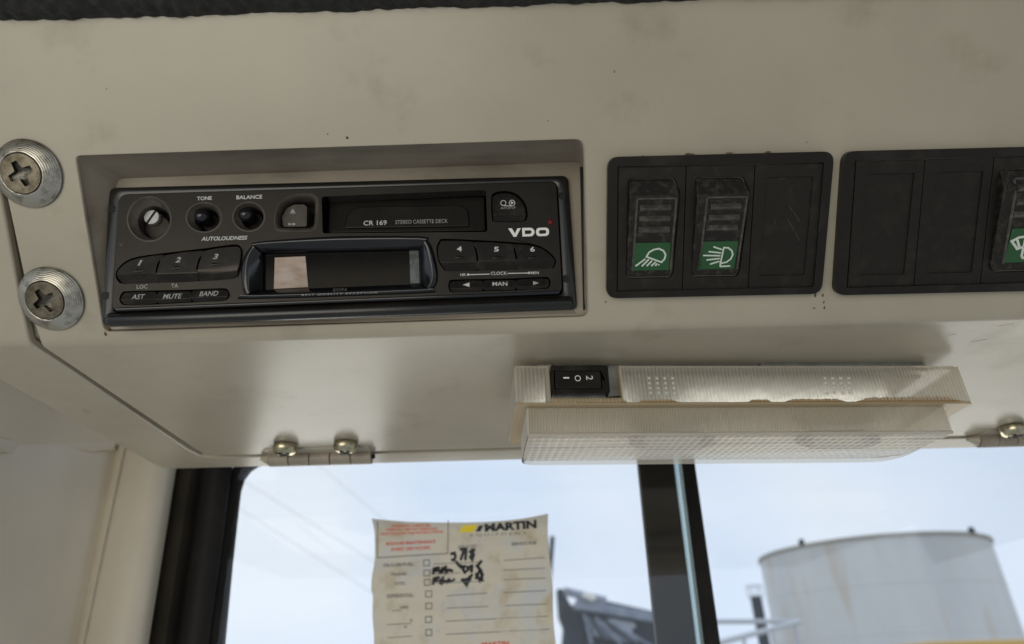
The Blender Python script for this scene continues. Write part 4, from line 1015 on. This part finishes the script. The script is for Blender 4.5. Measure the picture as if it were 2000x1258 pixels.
# inner seal edge with the rounded upper corner of the glass opening
edge = [(437, 1300), (440, 1258), (455, 1100), (466, 1000), (471, 960), (478, 938), (490, 922), (505, 912), (530, 906), (1250, 880), (2100, 855)]
oute = [(404, 1300), (408, 1258), (428, 1100), (441, 1000), (447, 960), (452, 925), (458, 905), (470, 890), (520, 876), (1250, 850), (2100, 825)]
def ribbon(name, A, B, ya, yb, matl, parent, invm, midy=None):
    v, f = [], []
    for p, q in zip(A, B):
        a, b = W(p[0], p[1], ya), W(q[0], q[1], yb); m = a.lerp(b, .5)
        if midy is not None: m.y = midy
        v += [invm @ a, invm @ m, invm @ b]
    for i in range(len(A) - 1): f += [[3 * i, 3 * i + 1, 3 * i + 4, 3 * i + 3], [3 * i + 1, 3 * i + 2, 3 * i + 5, 3 * i + 4]]
    return mesh(name, v, f, matl, parent, ang=60)
ribbon('glazing_bead', edge, oute, .498, .490, M['rubber'], seal, inv, .4905)
edge2 = [(p[0] - 9 if p[1] > 915 else p[0], p[1] - (0 if p[1] > 950 else 7)) for p in edge]
M['seal_grey'] = mat('seal_grey_edge', (.16, .165, .18), .4)
ribbon('grey_edge', [(p[0] + .5, p[1]) for p in edge], edge2, .4985, .4975, M['seal_grey'], seal, inv)

def pane(name, corners, y, th, label, edge_right=None):
    pts = [W(*c, y) for c in corners]; O = pts[0]
    root = empty(name, Matrix.Translation(O), label, 'window glass')
    v = [p - O for p in pts] + [p - O + Vector((0, th, 0)) for p in pts]
    o = mesh('glass', v, [[0, 1, 2, 3], [7, 6, 5, 4], [0, 4, 5, 1], [2, 6, 7, 3], [3, 7, 4, 0]], M['glass'], root)
    return root
pn1 = pane('window_pane', [(380, 840), (1313, 850), (1373, 1330), (380, 1330)], .492, .004, 'clear sliding glass pane carrying the stained service sticker')
# its cut edge, seen as a pale green line
a, b, c_, d_ = W(1312, 850, .4918), W(1324, 850, .4918), W(1384, 1330, .4918), W(1372, 1330, .4918); O = W(380, 840, .492)
v = [q - O for q in (a, b, c_, d_)] + [q - O + Vector((0, .0042, 0)) for q in (a, b, c_, d_)]
mesh('cut_edge', v, [[0, 1, 2, 3], [7, 6, 5, 4], [0, 4, 5, 1], [1, 5, 6, 2], [2, 6, 7, 3], [3, 7, 4, 0]], M['glass_edge'], pn1)
pn2 = pane('window_pane', [(1252, 850), (2300, 820), (2300, 1340), (1302, 1330)], .510, .004, 'clear glass pane looking out at the round steel tank')
post = empty('window_post', Matrix.Translation(W(1330, 1330, .505)), 'dark upright seal strip between the two glass panes', 'window post')
inv = Matrix.Translation(-W(1330, 1330, .505))
def bar(name, xs_t, xs_b, y0, y1, matl, parent):
    pts = [W(xs_t[0], 850, y0), W(xs_t[1], 850, y0), W(xs_b[1], 1330, y0), W(xs_b[0], 1330, y0)]
    pts = [inv @ p for p in pts]; v = pts + [p + Vector((0, y1 - y0, 0)) for p in pts]
    return mesh(name, v, [[0, 1, 2, 3], [7, 6, 5, 4], [0, 4, 5, 1], [1, 5, 6, 2], [2, 6, 7, 3], [3, 7, 4, 0]], matl, parent, bev=.0008)
bar('seal_strip', (1242, 1310), (1291, 1370), .500, .509, M['rubber_brown'], post)
bar('outer_strip', (1325, 1350), (1385, 1418), .4975, .5095, M['rubber'], post)

# service sticker on the glass
YS = .4885
FS = Fr(W(905, 1140, YS), (1, 0, 0), (0, 0, 1))
def wave(c):
    return Vector((c[0], c[1], c[2] + .0011 * math.sin(c[1] * 260 + 1.2 + c[0] * 14) + .0006 * math.sin(c[0] * 90 + c[1] * 60) + (.004 * max(0, (c[1] - stop + .010) / .010) ** 2)))
sv_top = [(728, 1017), (800, 1022), (900, 1024), (1000, 1018), (1071, 1011)]
stop = FS.l((900, 1024))[1]
NXs, NYs = 40, 50; V_, F_ = [], []
def s_left(y):  return 729 + 4 * math.sin((y - 1010) * .03) * (1 if y < 1160 else .3) + (y - 1015) * -.002
def s_right(y): return 1069 + (y - 1011) * .068 + 1.5 * math.sin(y * .04)
def s_top(t): return 1017 + 16 * t * (1 - t) * 2.2 - 6 * t - (8 * max(0, t - .8) ** 2 / .04 * .3)
for j in range(NYs + 1):
    for i in range(NXs + 1):
        t = i / NXs; ty = s_top(t); y = ty + (1330 - ty) * j / NYs
        x = s_left(y) * (1 - t) + s_right(y) * t; u, v_ = FS.l((x, y)); V_.append(wave((u, v_, 0)))
for j in range(NYs):
    for i in range(NXs): a = j * (NXs + 1) + i; F_.append([a, a + 1, a + NXs + 2, a + NXs + 1])
stk = empty('service_sticker', FS.M, 'stained white service reminder sticker with black handwriting on the glass', 'sticker')
sp = mesh('paper', V_, F_, M['paper'], stk, ang=80, fixn=False)
ZS = zm(700, 980, 4.526); ZT = zm(720, 1000, 5.405)
E_ = .00035
def stext(s, Z, k, xa, ya, xb, yb, hh, m, **kw):
    p, q = Z((xa, ya), (xb, yb)); kw.setdefault('bold', .01)
    return text('print', s, FS, p, q, hh / k, M[m], sp, h=E_, warp=wave, thick=0, **kw)
for a in [('WARNING: CHECK OIL', 245, 155, 660, 150, 22), ('CAREFULLY BEFORE OPERATING', 185, 190, 730, 180, 22), ('AND FOLLOW THE INSTRUCTIONS', 125, 235, 785, 210, 26), ('REGULAR MAINTENANCE', 185, 340, 705, 312, 34), ('EVERY 250 HOURS', 240, 398, 650, 375, 34)]:
    stext(a[0], ZT, 5.405, *a[1:], 'redink', bold=.03)
stext('MARTIN', ZT, 5.405, 1225, 170, 1772, 135, 76, 'blackink', bold=.05)
yb_ = prism('yellow_bar', FS.ls(ZT((1000, 150), (1155, 140), (1110, 212), (950, 220)), E_), E_ - .0001, E_, M['yellowink'], sp)
for v in yb_.data.vertices: v.co = wave(v.co)
bs_ = prism('black_slash', FS.ls(ZT((1165, 150), (1215, 146), (1180, 205), (1130, 208)), E_), E_ - .0001, E_, M['blackink'], sp)
for v in bs_.data.vertices: v.co = wave(v.co)
stext('EQUIPMENT', ZT, 5.405, 1075, 248, 1670, 222, 36, 'greyink', spacing=1.5, bold=0)
stext('SERVICED', ZT, 5.405, 945, 378, 1145, 362, 34, 'greyink'); stext('SERVICE DUE', ZT, 5.405, 1508, 340, 1772, 325, 34, 'greyink', bold=.03)
stext('OIL/LUBE/FUEL:', ZS, 4.526, 218, 562, 490, 548, 32, 'greyink', bold=.02); stext('TRANS:', ZS, 4.526, 290, 646, 430, 636, 30, 'greyink', bold=.02); stext('HYD:', ZS, 4.526, 325, 728, 418, 722, 30, 'greyink', bold=.02)
stext('DIFFERENTIAL:', ZS, 4.526, 252, 835, 490, 824, 34, 'greyink', bold=.02); stext('HRS', ZS, 4.526, 372, 936, 442, 932, 26, 'greyink', bold=.02)
stext('@', ZS, 4.526, 455, 1050, 482, 1048, 26, 'greyink'); stext('@', ZS, 4.526, 402, 1106, 432, 1104, 26, 'greyink')
def sl_(m, w_, *pts, Z=ZS): return stroke('rule_line' if m == 'greyink' else 'handwriting', [FS.ls(Z(*pts), E_)], w_, E_, M[m], sp, flat=.02, warp=wave)
for a, b in (((780, 830), (1140, 808)), ((780, 940), (1145, 925)), ((775, 1058), (1145, 1040)), ((775, 1172), (1690, 1128)), ((1285, 518), (1645, 493)), ((1285, 605), (1650, 585)), ((1285, 692), (1655, 675)), ((1285, 805), (1660, 785)), ((1300, 918), (1665, 902)), ((1145, 1040), (1675, 1012)), ((255, 1088), (470, 1076)), ((255, 1202), (470, 1188)), ((300, 965), (380, 962)), ((660, 548), (1100, 530)), ((660, 640), (900, 630)), ((660, 722), (1120, 706))): sl_('greyink', .00022, a, b)
sl_('greyink', .0003, (180, 190), (168, 495), (790, 458), (800, 180))
for cx_, cy_ in ((600, 538), (605, 630), (610, 715), (620, 815), (622, 922), (622, 1044), (622, 1158)):
    s = 26; sl_('greyink', .0003, (cx_ - s, cy_ - s), (cx_ + s, cy_ - s - 2), (cx_ + s, cy_ + s - 2), (cx_ - s, cy_ + s), (cx_ - s, cy_ - s))
hw = .001
for ln in [[(820, 462), (850, 455), (858, 485), (845, 515), (825, 512)], [(905, 425), (940, 420), (925, 455), (905, 510)], [(955, 420), (945, 510)], [(1010, 425), (990, 445), (1020, 470), (1005, 512), (990, 490), (1025, 425)],
           [(665, 590), (660, 635)], [(665, 590), (710, 580)], [(662, 612), (700, 606)], [(722, 600), (720, 632)], [(745, 580), (740, 630)], [(735, 605), (765, 600)], [(770, 570), (775, 625), (800, 600), (830, 612)],
           [(668, 680), (660, 728)], [(668, 680), (712, 670)], [(664, 702), (700, 698)], [(725, 690), (722, 722)], [(748, 668), (742, 720), (775, 700)], [(780, 710), (800, 690), (815, 705), (800, 715), (848, 690)],
           [(865, 530), (885, 560), (910, 565)], [(900, 580), (935, 572), (925, 600), (945, 630)], [(960, 575), (975, 600), (950, 620), (990, 570)], [(1005, 560), (1000, 620)], [(1085, 525), (1050, 570), (1075, 600), (1040, 680)], [(1045, 560), (1085, 610), (1095, 700)],
           [(915, 690), (955, 735), (960, 690), (1005, 650)], [(930, 690), (985, 690), (955, 740)], [(1040, 640), (1075, 700), (1100, 640)]]: sl_('blackink', hw, *ln)
stext('MARTIN', ZS, 4.526, 1090, 1262, 1330, 1250, 40, 'redink', bold=.03)

# ------------------------------------------------------------------ beyond the glass
def far(px, py, y): return hit(px, py, Vector((0, y, 0)), Vector((0, 1, 0)))
# storage tank
def azi(px, py): r = ray(px, py); return math.atan2(r.x, r.y)
az1, az2 = azi(1480, 1076), azi(1938, 1060); azc, azh = (az1 + az2) / 2, (az2 - az1) / 2
DT = 48.0; rT = DT * math.sin(azh); cxT, yt = DT * math.sin(azc), DT * math.cos(azc)
rr_ = ray(1730, 1044); topz = CAM.z + rr_.z * (DT - rT) / math.hypot(rr_.x, rr_.y)
tank = empty('storage_tank', Matrix.Translation((cxT, yt, 0)), 'large pale grey round steel storage tank with rust stains', 'tank')
lathe('tank_shell', [(rT, 0), (rT, topz - .0)], (0, 0), M['tank'], tank, n=96, ang=40)
lathe('top_rim', [(rT + .02, topz - .10), (rT + .10, topz - .08), (rT + .10, topz + .06), (rT - .1, topz + .06)], (0, 0), M['ruststeel'], tank, n=96)
for k in range(1, 4): lathe('plate_seam', [(rT + .002, topz - 2.35 * k - .03), (rT + .025, topz - 2.35 * k), (rT + .002, topz - 2.35 * k + .03)], (0, 0), M['tank'], tank, n=96)
lathe('tank_roof', [(rT - .05, topz), (rT * .5, topz + .3), (0, topz + .5)], (0, 0), M['tank'], tank, n=64)
for px in (1577, 1886):
    t_ = math.asin(max(-1, min(1, math.sin(azi(px, 1050) - azc) * DT / rT))); a = -math.pi / 2 - azc + t_
    lathe('vent_stub', [(.16, topz), (.16, topz + .28), (.08, topz + .36), (0, topz + .36)], (rT * math.cos(a), rT * math.sin(a)), M['darkpaint'], tank, n=12)
# stack with a guard ring beside the tank
q = far(1476, 1165, 40.0)
stack = empty('steel_stack', Matrix.Translation((q.x, 40.0, 0)), 'narrow dark steel stack with a guard ring, standing beside the round tank', 'stack')
lathe('stack_pipe', [(.30, 0), (.30, q.z), (.26, q.z + .02), (0, q.z + .02)], (0, 0), M['darkpaint'], stack, n=20)
for k in range(8):
    a = k * math.pi / 4; tube('guard_post', (.42 * math.cos(a), .42 * math.sin(a), q.z - .1), (.42 * math.cos(a), .42 * math.sin(a), q.z + .55), .02, M['rail'], stack, n=6)
nR_ = 20
v, f = [], []
for k in range(nR_):
    a = 2 * math.pi * k / nR_
    for b in range(6): e = 2 * math.pi * b / 6; v.append(((.42 + .025 * math.cos(e)) * math.cos(a), (.42 + .025 * math.cos(e)) * math.sin(a), q.z + .55 + .025 * math.sin(e)))
for k in range(nR_):
    for b in range(6): f.append([k * 6 + b, k * 6 + (b + 1) % 6, ((k + 1) % nR_) * 6 + (b + 1) % 6, ((k + 1) % nR_) * 6 + b])
mesh('guard_ring', v, f, M['rail'], stack)
# handrail
yr = 14.0
hr = empty('handrail', Matrix.Translation((far(1480, 1258, yr).x, yr, 0)), 'pale galvanised handrail in front of the steel tank', 'handrail')
ih = Matrix.Translation(-Vector((far(1480, 1258, yr).x, yr, 0)))
def rp3(px, py, y): return ih @ far(px, py, y)
tube('top_rail', rp3(1380, 1214, yr), rp3(1560, 1214, yr), .045, M['rail'], hr, n=12); tube('slanted_rail', rp3(1562, 1214, yr), rp3(1380, 1262, yr - 3), .045, M['rail'], hr, n=12)
for px, pt in ((1550, 1216), (1506, 1230), (1452, 1246)):
    a = rp3(px, pt, yr); tube('rail_post', a, (a.x, a.y, 0), .035, M['rail'], hr, n=10)
# boom of another machine
yb = 13.0
bm_ = empty('machine_boom', Matrix.Translation((far(1180, 1258, yb).x, yb, 0)), 'dark grey folded machine boom seen low through the window', 'machine boom')
ib = Matrix.Translation(-Vector((far(1180, 1258, yb).x, yb, 0)))
ZB = zm(1060, 1120, 8.333)
def boom_piece(name, pts, y0, y1, matl):
    P = [ib @ far(*p, yb) for p in ZB(*pts)]; dy = y1 - y0; n = len(P)
    v = [p + Vector((0, y0, 0)) for p in P] + [p + Vector((0, y1, 0)) for p in P]
    return mesh(name, v, [list(range(n)), list(range(n, 2 * n))[::-1]] + [[i, (i + 1) % n, n + (i + 1) % n, n + i] for i in range(n)], matl, bm_, bev=.02)
boom_piece('stick', [(225, 270), (320, 270), (440, 520), (600, 640), (640, 1300), (300, 1300), (335, 900), (260, 720)], -.2, .25, M['darkpaint'])
boom_piece('boom_arm', [(430, 520), (700, 560), (1900, 790), (2200, 850), (2200, 1400), (600, 1400), (560, 1050), (600, 800)], -.1, .35, M['darkpaint'])
def btube(name, a, b, r, matl, dy=-.3):
    p, q = ZB(a, b); A = ib @ far(*p, yb); B = ib @ far(*q, yb); tube(name, A + Vector((0, dy, 0)), B + Vector((0, dy, 0)), r, matl, bm_, n=14)
btube('hydraulic_tube', (330, 320), (1000, 480), .07, M['hose']); btube('hydraulic_tube', (480, 560), (1880, 790), .055, M['hose']); btube('hydraulic_tube', (520, 480), (1880, 730), .05, M['hose'])
btube('hydraulic_tube', (980, 500), (1880, 700), .03, M['darkpaint'])
btube('hydraulic_tube', (690, 830), (1400, 1000), .09, M['hose']); btube('hydraulic_tube', (780, 960), (1500, 1100), .07, M['hose'])
for k_ in range(5): btube('hose', (640 + 90 * k_, 700 + 22 * k_), (760 + 240 * k_, 1180 + 10 * k_), .022, M['rubber'] if k_ % 2 else M['hose'], dy=-.45)
boom_piece('lamp_housing', [(620, 370), (700, 355), (820, 410), (830, 470), (770, 500), (600, 420)], -.5, -.3, M['logo'])
boom_piece('maker_plate', [(1080, 740), (1480, 820), (1500, 910), (1080, 840)], -.14, -.11, M['rail'])
# dark post behind the sticker edge, yellow machine roof low on the right
q = far(1079, 1048, 18.0); tag(tube('thin_post', (q.x - .75, 18.0, 0), (q.x, 18.0, q.z), .06, M['darkpaint'], None, n=10), 'thin dark upright post peeking out past the sticker edge', 'post')
q0, q1 = far(1795, 1255, 9.0), far(1985, 1253, 9.0)
yv = empty('yellow_machine', Matrix.Translation((q0.x, 9.0, 0)), 'yellow top edge of a parked machine in front of the tank', 'machine')
box('cab_roof', (0, -.2, q0.z - .12), (q1.x - q0.x, 1.2, q0.z), M['yellow'], yv, bev=.03)
for xx in (.1, q1.x - q0.x - .1):
    for yy in (0, 1.0): box('cab_post', (xx - .05, yy - .05, 0), (xx + .05, yy + .05, q0.z - .1), M['yellow'], yv)
for a_, b_ in (((380, 880), (1085, 1318)), ((380, 938), (1000, 1330)), ((600, 890), (1200, 1390))):
    tag(tube('overhead_wire', far(*a_, 34.0), far(*b_, 34.0), .007, M['rubber'], None, n=6), 'thin overhead wire slanting faintly across the sky behind the sticker', 'wire', 'overhead wires in the sky')
print('built', len(bpy.data.objects))
